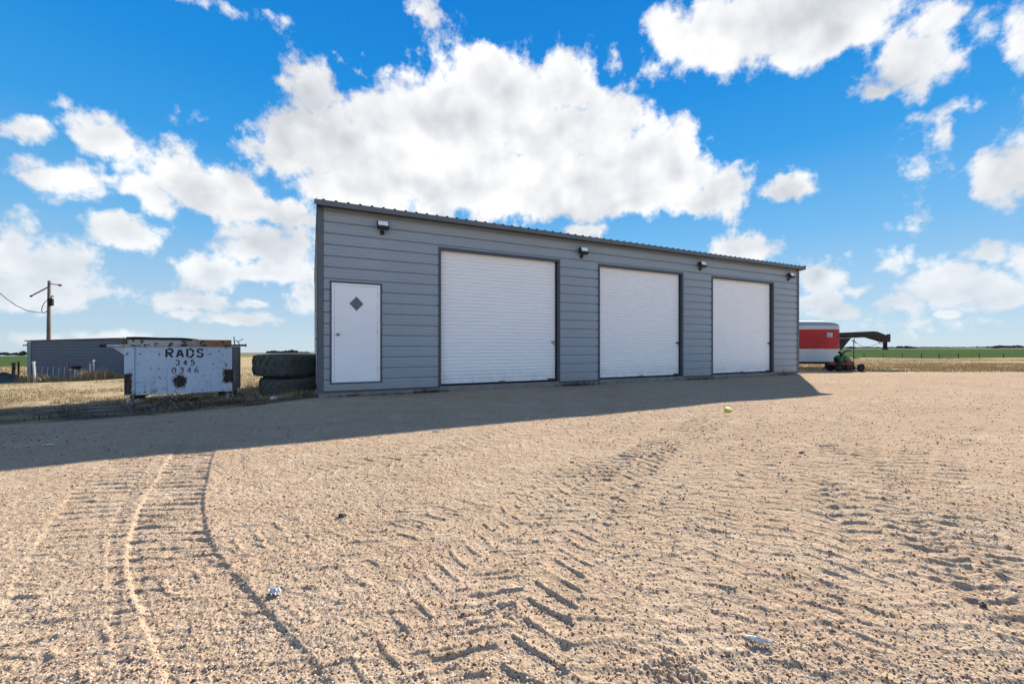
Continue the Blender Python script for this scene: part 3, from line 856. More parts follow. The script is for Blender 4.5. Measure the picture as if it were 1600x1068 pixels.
# ------------------------------------------------------------------ the grey metal garage
TH = math.atan2(0.4331, 0.9014)
CORNER = Vector((-3.894, 8.351, 0.091))       # foot of the siding at the left front corner
LEN, DEP, BAND = 15.95, 9.1, 0.2286
WTOP = 3.715
DOORS = [(2.535, 5.64), (6.975, 10.06), (11.42, 14.45)]
DTOP = 3.105
def garage():
    g = empty('metal_garage', CORNER, TH, 'long grey metal garage with three white roller doors and a white entry door', 'garage')
    # foundation
    mb = MB(); mb.box(0.03, LEN - 0.03, 0.0, DEP - .03, -1.2, -0.008, 0.006)
    mb.build('foundation', M['concrete'], g)
    for a, b in DOORS:
        mb = MB(); mb.box(a - .03, b + .03, -0.035, 0.0 - .002, -0.5, 0.020, 0.01)
        mb.build('door_sill', M['concrete'], g)
    # siding, one object per panel run
    prof = [(0.0, 0.032), (0.019, 0.032), (0.022, -0.003), (0.036, 0.0), (0.073, 0.0), (0.077, -0.004), (0.085, -0.004), (0.089, 0.0),
            (0.146, 0.0), (0.150, -0.004), (0.158, -0.004), (0.162, 0.0), (0.196, 0.0), (0.2216, 0.010), (0.2286, 0.032)]
    cache = {}
    def panel(x0, x1, k, z0=None, z1=None):
        zb = k * BAND
        lo = 0.0 if z0 is None else z0 - zb
        hi = BAND if z1 is None else z1 - zb
        key = (round(x1 - x0, 3), round(lo, 3), round(hi, 3))
        if key not in cache:
            zs = [p[0] for p in prof]; ys = [p[1] for p in prof]
            pts = [p for p in prof if lo < p[0] < hi]
            pts = [(lo, float(np.interp(lo, zs, ys)))] + pts + [(hi, float(np.interp(hi, zs, ys)))]
            mb = MB(); mb.sheet(pts, 0, x1 - x0)
            me = mb.mesh('siding_panel')
            # face outwards
            if sum(p.normal.y for p in me.polygons) > 0: me.flip_normals()
            me.materials.append(M['siding']); cache[key] = me
        link('siding_panel', cache[key], None, g, (x0, 0, zb))
    ED0, ED1, EB, ET = 0.225, 1.245, 0.150, 2.250      # entry door rough opening incl. trim
    FR = 0.062
    nb = int(math.ceil(WTOP / BAND))
    for k in range(nb):
        z0, z1 = k * BAND, min((k + 1) * BAND, WTOP)
        xs = [0.10, LEN - 0.10]
        # openings that cut this band
        cuts = []
        if z0 < ET and z1 > EB: cuts.append((ED0, ED1, EB, ET))
        for a, b in DOORS:
            if z0 < DTOP + FR: cuts.append((a - FR, b + FR, -1, DTOP + FR))
        cuts.sort()
        x = xs[0]
        for (a, b, cz0, cz1) in cuts:
            panel(x, a, k, None, z1 if z1 < (k + 1) * BAND - 1e-6 else None)
            if cz1 < z1 - 1e-4: panel(a, b, k, cz1, z1)
            if cz0 > z0 + 1e-4 and cz0 < z1: panel(a, b, k, z0, cz0)
            x = b
        panel(x, xs[1], k, None, z1 if z1 < (k + 1) * BAND - 1e-6 else None)
    # corner trims
    for s, x0, x1 in ((0, 0.0, 0.112), (1, LEN - 0.112, LEN)):
        mb = MB()
        mb.box(x0, x1, -0.014, 0.02, -0.03, WTOP + .02, 0.004)
        if s == 0: mb.box(-0.016, 0.0 - .001, -0.012, 0.14, -0.03, WTOP + .02, 0.003)
        else: mb.box(LEN + .001, LEN + 0.016, -0.012, 0.14, -0.03, WTOP + .02, 0.003)
        # screw heads down the trim
        xi = x1 - 0.02 if s == 0 else x0 + 0.02
        z = 0.15
        while z < WTOP - .1:
            mb.box(xi - .007, xi + .007, -0.021, -0.0142, z - .007, z + .007, 0.003); z += BAND * 2
        mb.build('corner_trim', M['trim2'], g)
    # base trim strip
    segs = [(0.114, DOORS[0][0] - FR), (DOORS[0][1] + FR, DOORS[1][0] - FR), (DOORS[1][1] + FR, DOORS[2][0] - FR), (DOORS[2][1] + FR, LEN - .114)]
    for a, b in segs:
        mb = MB(); mb.box(a, b, -0.010, 0.012, -0.022, -0.002, 0.002)
        mb.build('base_trim', M['trim'], g)
    # side and rear walls
    full = []
    for k in range(nb): full += [(k * BAND + z, y) for z, y in prof if k * BAND + z <= WTOP + 0.02]
    for nm, loc, rz, ln in (('side_wall', (0, DEP, 0), -math.pi / 2, DEP - .142), ('side_wall', (LEN, 0.142, 0), math.pi / 2, DEP - .142),
                            ('rear_wall', (LEN, DEP, 0), math.pi, LEN)):
        mb = MB(); mb.sheet(full, 0, ln)
        me = mb.mesh(nm)
        if sum(p.normal.y for p in me.polygons) > 0: me.flip_normals()
        link(nm, me, M['siding'], g, loc, (0, 0, rz))
    # roof, falling slightly to the rear: one object per sheet
    Y0, Y1 = -0.20, DEP + 0.15
    ZF, ZB = 3.800, 3.52
    X0 = -0.008
    pitch = (LEN + 0.063) / 70.0
    def roof_mesh():
        mb = MB(); base = []
        for r in range(4):
            o = r * pitch
            base += [(o, 0), (o + pitch * .36, 0), (o + pitch * .42, .022), (o + pitch * .58, .022), (o + pitch * .64, 0)]
        base.append((4 * pitch, 0))
        n = len(base); th = 0.004
        top = [(x, Y0, ZF + z) for x, z in base] + [(x, Y1, ZB + z) for x, z in base]
        bot = [(x, Y0, ZF + z - th) for x, z in base] + [(x, Y1, ZB + z - th) for x, z in base]
        fs = [(i, i + 1, i + 1 + n, i + n) for i in range(n - 1)]
        fb = [(2 * n + i, 2 * n + i + n, 2 * n + i + 1 + n, 2 * n + i + 1) for i in range(n - 1)]
        ff = [(i, 2 * n + i, 2 * n + i + 1, i + 1) for i in range(n - 1)]
        mb.add(top + bot, fs + fb + ff)
        return mb.mesh('roof_panel')
    rm = roof_mesh(); rm.materials.append(M['roof'])
    for i in range(17): link('roof_panel', rm, None, g, (X0 + i * 4 * pitch, 0, 0))
    xa = X0 + 68 * pitch
    # eave trim in front (fascia) and soffit behind it
    mb = MB()
    mb.box(X0 - .055, LEN + .055, Y0 - 0.012, Y0 + 0.004, ZF - 0.105, ZF - 0.004, 0.003)
    mb.box(X0 + .002, LEN + .053, Y0 + 0.0045, Y0 + 0.03, ZF - 0.105, ZF - 0.098, 0.0)
    mb.build('eave_trim', M['fascia'], g)
    mb = MB()
    mb.box(X0 + .002, LEN + .053, Y0 + 0.031, 0.10, ZF - 0.088, ZF - 0.082)
    mb.build('soffit', M['trim'], g)
    # rakes
    for x0, x1 in ((X0 - 0.010, X0 - .001), (LEN + .056, LEN + .066)):
        mb = MB()
        poly = [(Y0 - .012, ZF - .105), (Y1, ZB - .105), (Y1, ZB + .045), (Y0 - .012, ZF + .040)]
        vs = [(x0, y, z) for y, z in poly] + [(x1, y, z) for y, z in poly]
        mb.add(vs, [(0, 1, 2, 3), (7, 6, 5, 4), (0, 4, 5, 1), (1, 5, 6, 2), (2, 6, 7, 3), (3, 7, 4, 0)])
        mb.build('rake_trim', M['trim'], g)
    for x0, x1 in ((0.0, 0.02), (LEN - .02, LEN)):
        mb = MB()
        vs = [(x, y, z) for x in (x0, x1) for y, z in ((0.145, WTOP - .3), (DEP, WTOP - .3), (DEP, ZB - .01), (0.145, ZF - .03))]
        mb.add(vs, [(0, 1, 2, 3), (7, 6, 5, 4), (0, 4, 5, 1), (1, 5, 6, 2), (2, 6, 7, 3), (3, 7, 4, 0)])
        mb.build('gable_filler', M['trim2'], g)
    # last half sheet of roof
    mb = MB()
    base = [(0, 0), (pitch * .36, 0), (pitch * .42, .022), (pitch * .58, .022), (pitch * .64, 0), (pitch, 0),
            (pitch * 1.36, 0), (pitch * 1.42, .022), (pitch * 1.58, .022), (pitch * 1.64, 0), (pitch * 2, 0)]
    n = len(base)
    mb.add([(x, Y0, ZF + z) for x, z in base] + [(x, Y1, ZB + z) for x, z in base], [(i, i + 1, i + 1 + n, i + n) for i in range(n - 1)])
    me = mb.mesh('roof_panel')
    link('roof_panel', me, M['roof'], g, (xa, 0, 0))

    # roller doors
    REC = 0.105
    for di, (a, b) in enumerate(DOORS):
        # frame: face trim proud of the siding plus deep jambs and head
        mb = MB()
        mb.box(a - FR, a, -0.012, REC + .12, -0.02, DTOP + FR, 0.003)
        mb.box(b, b + FR, -0.012, REC + .12, -0.02, DTOP + FR, 0.003)
        mb.box(a + .0005, b - .0005, -0.010, REC + .12, DTOP, DTOP + FR - .001, 0.003)
        mb.build('door_frame', M['trim'], g)
        d = empty('roller_door', (a, REC, 0.0)); d.parent = g
        w = b - a
        # corrugated curtain
        H0, H1 = 0.065, DTOP + .15
        z = H0; pr = []
        step = 0.0835
        while z < H1:
            pr += [(z, 0.012), (z + .014, 0.012), (z + .018, -0.006), (z + .045, -0.009), (z + .072, -0.006), (z + .0815, 0.010)]
            z += step
        mb = MB(); mb.sheet(pr, 0.012, w - 0.012)
        me = mb.mesh('curtain')
        if sum(p.normal.y for p in me.polygons) > 0: me.flip_normals()
        link('curtain', me, M['white'], d)
        mb = MB(); mb.box(0.014, w - .014, -0.016, 0.016, 0.055, 0.098, 0.004)
        mb.build('bottom_bar', M['white'], d)
        mb = MB(); mb.box(0.012, w - .012, -0.022, 0.018, 0.021, 0.054, 0.006)
        mb.build('rubber_seal', M['black'], d)
        for x0, x1 in ((0.0015, 0.013), (w - 0.030, w - .0015)):
            mb = MB(); mb.box(x0, x1, -0.030, -0.017, 0.022, DTOP - .002, 0.002)
            zz = 0.1
            if x0 > 1:
                mb.box(x0, x1, -0.0165, 0.03, 0.022, DTOP - .002, 0.002)
                while zz < DTOP - .05:
                    mb.box(x0 + .003, x1 - .006, -0.036, -0.031, zz, zz + .05, 0.001); zz += 0.167
            mb.build('guide_rail', M['dark'], d)
        # slide latch with padlock hasp
        mb = MB()
        mb.box(w - .155, w - .02, -0.026, -0.012, 1.015, 1.055, 0.003)
        mb.tube([(w - .16, -0.034, 1.035), (w - .02, -0.034, 1.035)], 0.009, 8)
        mb.tube([(w - .145, -0.034, 1.035), (w - .145, -0.07, 1.03), (w - .15, -0.075, 0.995)], 0.007, 6)
        mb.box(w - .085, w - .045, -0.055, -0.03, 0.955, 1.005, 0.006)
        mb.build('latch', M['brass'] if di == 0 else M['dark'], d)
        # mud plate and scuffs at the foot on the right
        mb = MB(); mb.box(w - .26, w - .035, -0.021, -0.017, 0.060, 0.096, 0.001)
        mb.build('foot_plate', M['dark'], d)
        mb = MB(); mb.box(w - .52, w - .30, -0.030, -0.0165, 0.066, 0.094, 0.004)
        mb.build('lift_handle', M['white'], d)
        mb = MB(); mb.box(w * .5 - .08, w * .5 + .08, -0.024, -0.0165, 0.062, 0.092, 0.003)
        mb.build('lift_handle', M['bin_side'], d)
        # dark room behind, so nothing shines through
        mb = MB(); mb.box(-.05, w + .05, 0.14, 0.16, -0.02, DTOP + .2)
        mb.build('backing', M['black'], d)
    # entry door
    tr = 0.034
    mb = MB()
    mb.box(ED0, ED0 + tr, -0.018, 0.05, EB, ET, 0.003)
    mb.box(ED1 - tr, ED1, -0.018, 0.05, EB, ET, 0.003)
    mb.box(ED0 + tr + .0005, ED1 - tr - .0005, -0.016, 0.05, ET - tr, ET - .001, 0.003)
    mb.box(ED0 + tr + .0005, ED1 - tr - .0005, -0.016, 0.05, EB + .001, EB + .026, 0.003)
    mb.build('door_frame', M['trim'], g)
    d = empty('entry_door', ((ED0 + tr), 0, EB + .027)); d.parent = g
    W, Hh = ED1 - ED0 - 2 * tr, ET - EB - tr - .028
    mb = MB()
    mb.box(0.001, 0.052, -0.010, 0.05, 0.0, Hh - .001, 0.003)
    mb.box(W - 0.052, W - .001, -0.010, 0.05, 0.0, Hh - .001, 0.003)
    mb.box(0.0525, W - .0525, -0.009, 0.05, Hh - .05, Hh - .0015, 0.003)
    mb.build('jamb', M['door_white'], d)
    # leaf with a real diamond opening
    cx, cz, hw_, hh_ = W * 0.50, Hh - 0.415, 0.158, 0.170
    x0, x1, z0, z1 = 0.0555, W - .0555, 0.003, Hh - .0535
    y = -0.004
    outer = [(x0, z0), (x1, z0), (x1, z1), (x0, z1)]
    dia = [(cx, cz - hh_), (cx + hw_, cz), (cx, cz + hh_), (cx - hw_, cz)]
    vs = [(x_, y, z_) for x_, z_ in outer + dia] + [(x_, y + .04, z_) for x_, z_ in outer + dia]
    fs = [(0, 1, 5, 4), (1, 2, 6, 5), (2, 3, 7, 6), (3, 0, 4, 7)]
    fs += [(4, 5, 13, 12), (5, 6, 14, 13), (6, 7, 15, 14), (7, 4, 12, 15), (0, 8, 9, 1), (1, 9, 10, 2), (2, 10, 11, 3), (3, 11, 8, 0)]
    mb = MB(); mb.add(vs, fs); mb.build('leaf', M['door_white'], d)
    mb = MB(); mb.prism([(px, pz) for px, pz in dia], y + .010, y + .016); mb.build('window_pane', M['glass'], d)
    mb = MB()
    ins = 0.014
    di2 = [(cx, cz - hh_ + ins * 1.4), (cx + hw_ - ins * 1.4, cz), (cx, cz + hh_ - ins * 1.4), (cx - hw_ + ins * 1.4, cz)]
    vs = [(a_, y - .004, b_) for a_, b_ in dia] + [(a_, y - .004, b_) for a_, b_ in di2] + [(a_, y + .009, b_) for a_, b_ in di2]
    mb.add(vs, [(i, (i + 1) % 4, 4 + (i + 1) % 4, 4 + i) for i in range(4)] + [(4 + i, 4 + (i + 1) % 4, 8 + (i + 1) % 4, 8 + i) for i in range(4)])
    mb.build('window_bead', M['door_white'], d)
    mb = MB()
    Mx = Matrix.Translation((x0 + 0.062, y, 0.985)) @ Matrix.Rotation(R(90), 4, 'X')
    mb.lathe([(0.0, 0.0), (0.034, 0.0), (0.034, 0.006), (0.013, 0.010), (0.011, 0.030), (0.022, 0.036), (0.028, 0.048), (0.024, 0.062), (0.010, 0.068), (0.0, 0.068)], 16, Mx)
    mb.build('door_knob', M['steel'], d, smooth=True)
    for hz in (0.22, 1.0, 1.78):
        mb = MB(); mb.tube([(x1 + .003, y - .006, hz), (x1 + .003, y - .006, hz + .1)], 0.006, 6)
        mb.build('hinge', M['steel'], d)
    return g
GAR = garage()
GM = Matrix.Translation(CORNER) @ Matrix.Rotation(TH, 4, 'Z')
def wallpt(s, out, z): return GM @ Vector((s, -out, z))

# ------------------------------------------------------------------ floodlights on the wall
def sx(u): return (13871.5 / (2157 - u) * (F / 652) - 8.351) / 0.4331
def floodlight(u, v, label):
    s = sx(u); p = (2157 - u) * 69 / 1468
    z = EYE + (HOR - v) / p - CORNER.z
    o = empty('floodlight', wallpt(s, 0.0, z), TH, label, 'floodlight', 'floodlights along the top of the garage wall')
    o.scale = (.9, .9, .9)
    mb = MB(); mb.box(-0.05, 0.05, -0.022, -0.001, -0.20, -0.10, 0.006)
    mb.tube([(0, -0.02, -0.15), (0, -0.07, -0.15), (0, -0.095, -0.12), (0, -0.095, -0.08)], 0.018, 8)
    mb.build('wall_bracket', M['lamp_black'], o)
    T = Matrix.Translation((0, -0.14, 0.0)) @ Matrix.Rotation(R(-24), 4, 'X')
    mb = MB()
    mb.box(-0.135, 0.135, -0.045, 0.045, -0.095, 0.095, 0.010, M=T)
    for k in range(9):
        x = -0.12 + k * 0.03
        mb.box(x - .004, x + .004, 0.046, 0.075, -0.085, 0.085, 0.0, M=T)
    mb.build('housing', M['lamp_black'], o)
    mb = MB(); mb.box(-0.115, 0.115, -0.050, -0.0455, -0.050, 0.078, 0.002, M=T)
    mb.build('lens', M['lens'], o)
    mb = MB()
    mb.box(-0.118, -0.1155, -0.056, -0.0455, -0.052, 0.080, 0, M=T); mb.box(0.1155, 0.118, -0.056, -0.0455, -0.052, 0.080, 0, M=T)
    mb.box(-0.118, 0.118, -0.056, -0.0455, 0.0803, 0.083, 0, M=T); mb.box(-0.118, 0.118, -0.056, -0.0455, -0.055, -0.0523, 0, M=T)
    mb.build('lens_rim', M['lamp_black'], o)
floodlight(597, 354, 'black floodlight above the white entry door')
floodlight(908, 393, 'black floodlight on the wall between the first and second roller doors')
floodlight(1093, 414, 'black floodlight on the wall between the second and third roller doors')
floodlight(1231, 431, 'black floodlight beside the right corner of the garage')

# ------------------------------------------------------------------ stencilled bin
GLYPH = {
 'R': [[(0, 0), (0, 1)], [(.14, 1), (.55, 1), (.72, .88), (.72, .66), (.55, .52), (.14, .52)], [(.30, .46), (.72, 0)]],
 'A': [[(0, 0), (.30, .92)], [(.42, .92), (.74, 0)], [(.26, .30), (.52, .30)]],
 'D': [[(0, 0), (0, 1)], [(.18, 1), (.42, 1), (.72, .80), (.72, .54)], [(.72, .46), (.72, .2), (.42, 0), (.18, 0)]],
 'S': [[(.70, .80), (.56, .98), (.20, .98), (.02, .80), (.10, .60), (.32, .53)], [(.40, .49), (.64, .40), (.70, .20), (.54, .02), (.18, .02), (.0, .2)]],
 '3': [[(.04, .86), (.2, 1), (.52, 1), (.66, .82), (.60, .62), (.42, .54)], [(.44, .46), (.66, .36), (.68, .16), (.5, 0), (.18, 0), (.0, .14)]],
 '4': [[(.50, 1), (.02, .32)], [(.08, .26), (.42, .26)], [(.54, .96), (.54, 0)]],
 '5': [[(.64, 1), (.10, 1), (.06, .58)], [(.16, .60), (.46, .64), (.68, .46), (.66, .18), (.46, 0), (.14, 0), (.0, .12)]],
 '0': [[(.28, 0), (.04, .2), (.04, .8), (.28, 1)], [(.42, 1), (.66, .8), (.66, .2), (.42, 0)]],
 '6': [[(.60, .94), (.36, 1), (.10, .72), (.02, .36), (.10, .08), (.28, 0)], [(.40, 0), (.62, .10), (.66, .34), (.52, .52), (.18, .46)]],
}
def stencil(text, x, z, h, adv, wt, y, mat, parent):
    """each character is one flat painted mark"""
    for i, ch in enumerate(text):
        mb = MB()
        for st in GLYPH[ch]:
            pts = [Vector((x + i * adv + a * h * .82, z + b * h)) for a, b in st]
            L = []; Rr = []
            for k, p in enumerate(pts):
                d = (pts[min(k + 1, len(pts) - 1)] - pts[max(k - 1, 0)]).normalized()
                nrm = Vector((-d.y, d.x)) * wt / 2
                L.append(p + nrm); Rr.append(p - nrm)
            vs = [(q.x, y, q.y) for q in L] + [(q.x, y, q.y) for q in Rr]
            n = len(pts)
            mb.add(vs, [(k, k + 1, n + k + 1, n + k) for k in range(n - 1)])
        mb.build('stencil_mark', mat, parent)

def dumpster():
    a = at(194.4, 618, 9.7); b = at(363, 610.5, 10.75)
    rz = math.atan2(b.y - a.y, b.x - a.x)
    W = math.hypot(b.x - a.x, b.y - a.y)
    o = empty('dumpster', a, rz, 'battered pale blue steel bin on casters stencilled RADS 345 0346', 'dumpster')
    D, H = 1.15, 1.145
    T = 0.012
    mb = MB()
    # welded box: front, back, floor, sides
    mb.box(0, W, 0, T, 0, H, 0.004)
    mb.box(0, W, D - T, D, 0, H, 0.004)
    mb.box(T + .001, W - T - .001, T + .001, D - T - .001, 0, T)
    mb.box(0, T, T + .001, D - T - .001, 0, H, 0.003)
    mb.box(W - T, W, T + .001, D - T - .001, 0, H, 0.003)
    mb.build('body', M['bin'], o)
    # stiffener columns at both ends of the front
    for x0, x1 in ((0.0, 0.185), (W - .165, W)):
        mb = MB(); mb.box(x0, x1, -0.026, -0.001, 0.0, H - .03, 0.006)
        mb.build('front_column', M['bin'], o)
    # top rim rail, lid frame and hinge bar
    mb = MB(); mb.box(-0.02, W + .02, -0.040, 0.03, H + .001, H + .052, 0.008)
    mb.build('top_rail', M['bin_rim'], o)
    mb = MB(); mb.box(0.05, W - .02, 0.02, 0.045, H + .053, H + .165, 0.005)
    mb.build('lid_frame', M['bin_rim'], o)
    mb = MB(); mb.tube([(-0.42, -0.01, H + .015), (-0.30, -0.01, H + .015)], 0.034, 10); mb.build('pin_end', M['dark'], o)
    mb = MB(); mb.tube([(-0.298, -0.01, H + .015), (-0.021, -0.01, H + .015)], 0.030, 10); mb.build('lifting_pin', M['pvc'], o)
    mb = MB(); mb.prism([(-0.20, H - .02), (-0.001, H - .02), (-0.001, H - .20)], -0.01, 0.0); mb.build('gusset', M['pvc'], o)
    mb = MB(); mb.tube([(W + .021, -0.01, H + .03), (W + .30, -0.01, H + .03)], 0.026, 10)
    mb.tube([(W + .29, -0.01, H + .03), (W + .31, -0.01, H + .03)], 0.045, 10); mb.build('lifting_pin', M['dark'], o)
    # sagging black lids
    mb = MB()
    xs = np.linspace(0.03, W * .60, 14); ys = np.linspace(0.0, D + .03, 6)
    vs = []
    for yy in ys:
        for i, xx in enumerate(xs):
            f = i / 13
            vs.append((xx, yy, H + .222 + .006 * math.sin(f * 9) - .03 * f ** 4 - 0.03 * math.sin(math.pi * yy / D)))
    fs = [(j * 14 + i, j * 14 + i + 1, (j + 1) * 14 + i + 1, (j + 1) * 14 + i) for j in range(5) for i in range(13)]
    mb.add(vs, fs)
    mb.add([(v[0], v[1], v[2] - .055) for v in vs], [f[::-1] for f in fs])
    mb.add([vs[i] for i in range(14)] + [(vs[i][0], vs[i][1], vs[i][2] - .055) for i in range(14)], [(i, i + 14, i + 15, i + 1) for i in range(13)])
    mb.build('lid', M['black'], o)
    mb = MB(); mb.tube([(W * .6, 0.1, H + .16), (W - .05, 0.1, H + .15)], .014, 6)
    mb.build('lid_rod', M['rust'], o)
    # hinge lugs and a bent wire at the right end
    mb = MB(); mb.box(-0.055, 0.04, -0.03, 0.02, H + .045, H + .15, 0.01); mb.tube([(-0.01, -.01, H + .15), (-0.012, -.01, H + .22)], .008, 5)
    mb.build('hinge_lug', M['rust'], o)
    mb = MB()
    mb.tube([(W + .05, 0, H + .05), (W + .04, 0, H + .16), (W + .035, 0, H + .25)], .012, 6)
    mb.tube([(W + .04, 0, H + .13), (W + .10, 0, H + .15), (W + .13, 0, H + .10), (W + .16, 0, H + .05)], .010, 6)
    mb.tube([(W + .12, 0, H + .11), (W + .18, 0, H + .16), (W + .24, 0, H + .20)], .009, 6)
    mb.build('bent_hook', M['dark'], o)
    # right side: curved fork pocket shell and dark rear edge
    mb = MB()
    pts = []
    for k in range(9):
        t = k / 8
        pts.append((W + .004 + .16 * math.sin(math.pi * t) ** .8, 0.03 + t * 0.52))
    vs = [(x, y, 0.05) for x, y in pts] + [(x, y, H - .02) for x, y in pts]
    mb.add(vs, [(i, i + 1, i + 10, i + 9) for i in range(8)]); mb.add([(x, y, H - .02) for x, y in pts], [tuple(range(9))])
    mb.add([(x, y, .05) for x, y in pts], [tuple(range(9))])
    mb.build('fork_pocket', M['bin_side'], o, smooth=False)
    mb = MB(); mb.box(W + .001, W + .12, 0.60, D, 0.02, H, 0.01); mb.build('rear_flange', M['dark'], o)
    mb = MB()
    for x in (0.15, W - .3): mb.box(x, x + .12, 0.04, D - .04, -0.09, -0.001, 0.006)
    mb.build('skid', M['dark'], o)
    # casters
    Mo = Matrix.Translation(a) @ Matrix.Rotation(rz, 4, 'Z')
    for (x, y) in ((W - .06, 0.10), (W + .02, 0.80), (0.10, 0.10), (0.10, D - .12)):
        gp = Mo @ Vector((x, y, 0)); gl = g1(gp.x, gp.y) - a.z
        r = 0.085
        zc = min(gl + r - .01, -r - .012)
        c = empty('caster', (x, y, zc)); c.parent = o
        mb = MB(); mb.lathe([(r * .45, -.022), (r * .94, -.024), (r, -.012), (r, .012), (r * .94, .024), (r * .45, .022)], 20, Matrix.Rotation(R(35), 4, 'Z') @ Matrix.Rotation(R(90), 4, 'X'), closed=True)
        mb.build('wheel', M['pvc'], c)
        mb = MB()
        Tm = Matrix.Rotation(R(35), 4, 'Z')
        for s in (-1, 1): mb.box(-.018, .018, s * .034 - .004, s * .034 + .004, -.02, -zc - .002, 0.001, M=Tm)
        mb.tube([Tm @ Vector((0, -.04, 0)), Tm @ Vector((0, .04, 0))], .014, 8)
        mb.build('fork', M['steel'], c)
    # stencilled writing
    px = W / 168.6
    zof = lambda v: (618 - v) / 77 * 1.145 - .01
    y = -0.003
    stencil('RADS', (256 - 194.4) * px, 0.885, 0.195, 0.2, 0.044, y, M['stencil'], o)
    stencil('345', (270.5 - 194.4) * px, 0.690, 0.118, 0.148, 0.024, y, M['stencil'], o)
    stencil('0346', (264.5 - 194.4) * px, 0.500, 0.128, 0.148, 0.022, y, M['stencil_faded'], o)
    return o
dumpster()

# ------------------------------------------------------------------ two big tyres stacked against the left wall
def tyre(cx, cy, zb, r, wdt, label, lug_n, tilt, slump):
    o = empty('tractor_tyre', (cx, cy, zb), 0.3, label, 'tyre', 'big tyres stacked by the garage')
    o.rotation_euler = (tilt, 0, 0.3)
    w = wdt
    ro, ri = r, r * 0.56
    mb = MB()
    prof = [(ri, w * .30), (ri + .02, w * .24), (ri + .05, w * .10), (r * .78, w * .02), (r * .90, w * .03), (r * .965, w * .10), (r * .985, w * .25), (r * .99, w * .5),
            (r * .985, w * .75), (r * .965, w * .90), (r * .90, w * .97), (r * .78, w * .98), (ri + .05, w * .90), (ri + .02, w * .76), (ri, w * .70)]
    n = 72
    mb.lathe(prof, n)
    me = mb.build('carcass', M['tyre'], o, smooth=True)
    mb = MB()
    for k in range(lug_n):
        for s in (0, 1):
            a0 = 2 * math.pi * (k + .5 * s) / lug_n
            a1 = a0 + 2 * math.pi * 0.75 / lug_n
            z0 = w * .5 + (.02 if s else -.02)
            z1 = w * (.95 if s else .05)
            vs = []
            for (aa, zz, rr) in ((a0, z0, .99), (a0 + .35 * (a1 - a0), (z0 + z1) / 2, .99), (a1, z1, .965)):
                for da in (-.035, .035):
                    for dr in (-.02, .016):
                        q = r * rr + dr - (.012 if (dr > 0 and abs(zz - z1) < 1e-6) else 0)
                        vs.append((q * math.cos(aa + da), q * math.sin(aa + da), zz))
            fs = []
            for i in range(2):
                b = i * 4
                fs += [(b + 0, b + 1, b + 5, b + 4), (b + 2, b + 6, b + 7, b + 3), (b + 1, b + 3, b + 7, b + 5)]
            fs += [(0, 2, 3, 1), (8, 9, 11, 10)]
            mb.add(vs, fs)
    mb.build('tread', M['tyre'], o)
    return o
TYX, TYY = -6.02, 11.35
gt = g1(-6.1, 11.0)
tyre(TYX + .06, TYY + .03, gt - 0.05, 0.80, 0.50, 'lower tractor tyre of the stack, lying half sunk on the ground', 22, R(3), .1)
tyre(TYX - .08, TYY, gt + 0.47, 0.82, 0.57, 'upper tractor tyre of the stack, reaching above the other', 26, R(1), 0)

# ------------------------------------------------------------------ left: long dark shed
def far_shed():
    z0 = 29.0
    a = at(43, 590, z0); b = at(282, 590, z0)
    gzv = gz(a.x, a.y)
    rz = 0.0
    o = empty('metal_shed', (a.x, a.y, gzv - .25), rz, 'low dark blue metal shed with horizontal siding in the dry grass', 'shed')
    W = b.x - a.x
    e0 = at(43, 533, z0).z - (gzv - .25); pk = at(185, 529, z0).z - (gzv - .25); pkx = (at(185, 529, z0).x - a.x)
    e1 = at(282, 531.5, z0).z - (gzv - .25)
    mb = MB()
    k = 0; zz = 0.0
    prof = []
    while zz < e0 - .1:
        prof += [(zz, .02), (zz + .015, .02), (zz + .03, 0), (zz + .20, 0), (zz + .2286, .02)]; zz += .2286
    mb.sheet(prof, 0.25, W)
    mb.build('front_siding', M['shed'], o)
    mb = MB()
    mb.add([(0, .022, zz - .02), (W, .022, zz - .02), (W, .022, e1), (pkx, .022, pk), (0, .022, e0)], [(0, 1, 2, 3, 4)])
    mb.box(0.0, W, 0.03, 4.0, 0, e0 - .05)
    mb.build('wall', M['shed'], o)
    mb = MB(); mb.box(-0.02, 0.25, -0.02, 0.03, 0, e0 - .02); mb.build('corner_trim', M['shed_trim'], o)
    for (xa, za, xb, zb_) in ((-.12, e0, pkx, pk), (pkx, pk, W + .1, e1)):
        mb = MB()
        mb.add([(xa, -.1, za), (xb, -.1, zb_), (xb, 4.2, zb_), (xa, 4.2, za), (xa, -.1, za + .07), (xb, -.1, zb_ + .07), (xb, 4.2, zb_ + .07), (xa, 4.2, za + .07)],
               [(0, 1, 2, 3), (7, 6, 5, 4), (0, 4, 5, 1), (1, 5, 6, 2), (2, 6, 7, 3), (3, 7, 4, 0)])
        mb.build('roof', M['roof'], o)
    mb = MB(); mb.box(-.30, -.025, -.05, .1, e0 - .33, e0 - .2, 0.02); mb.build('wall_lamp', M['pvc'], o)
far_shed()

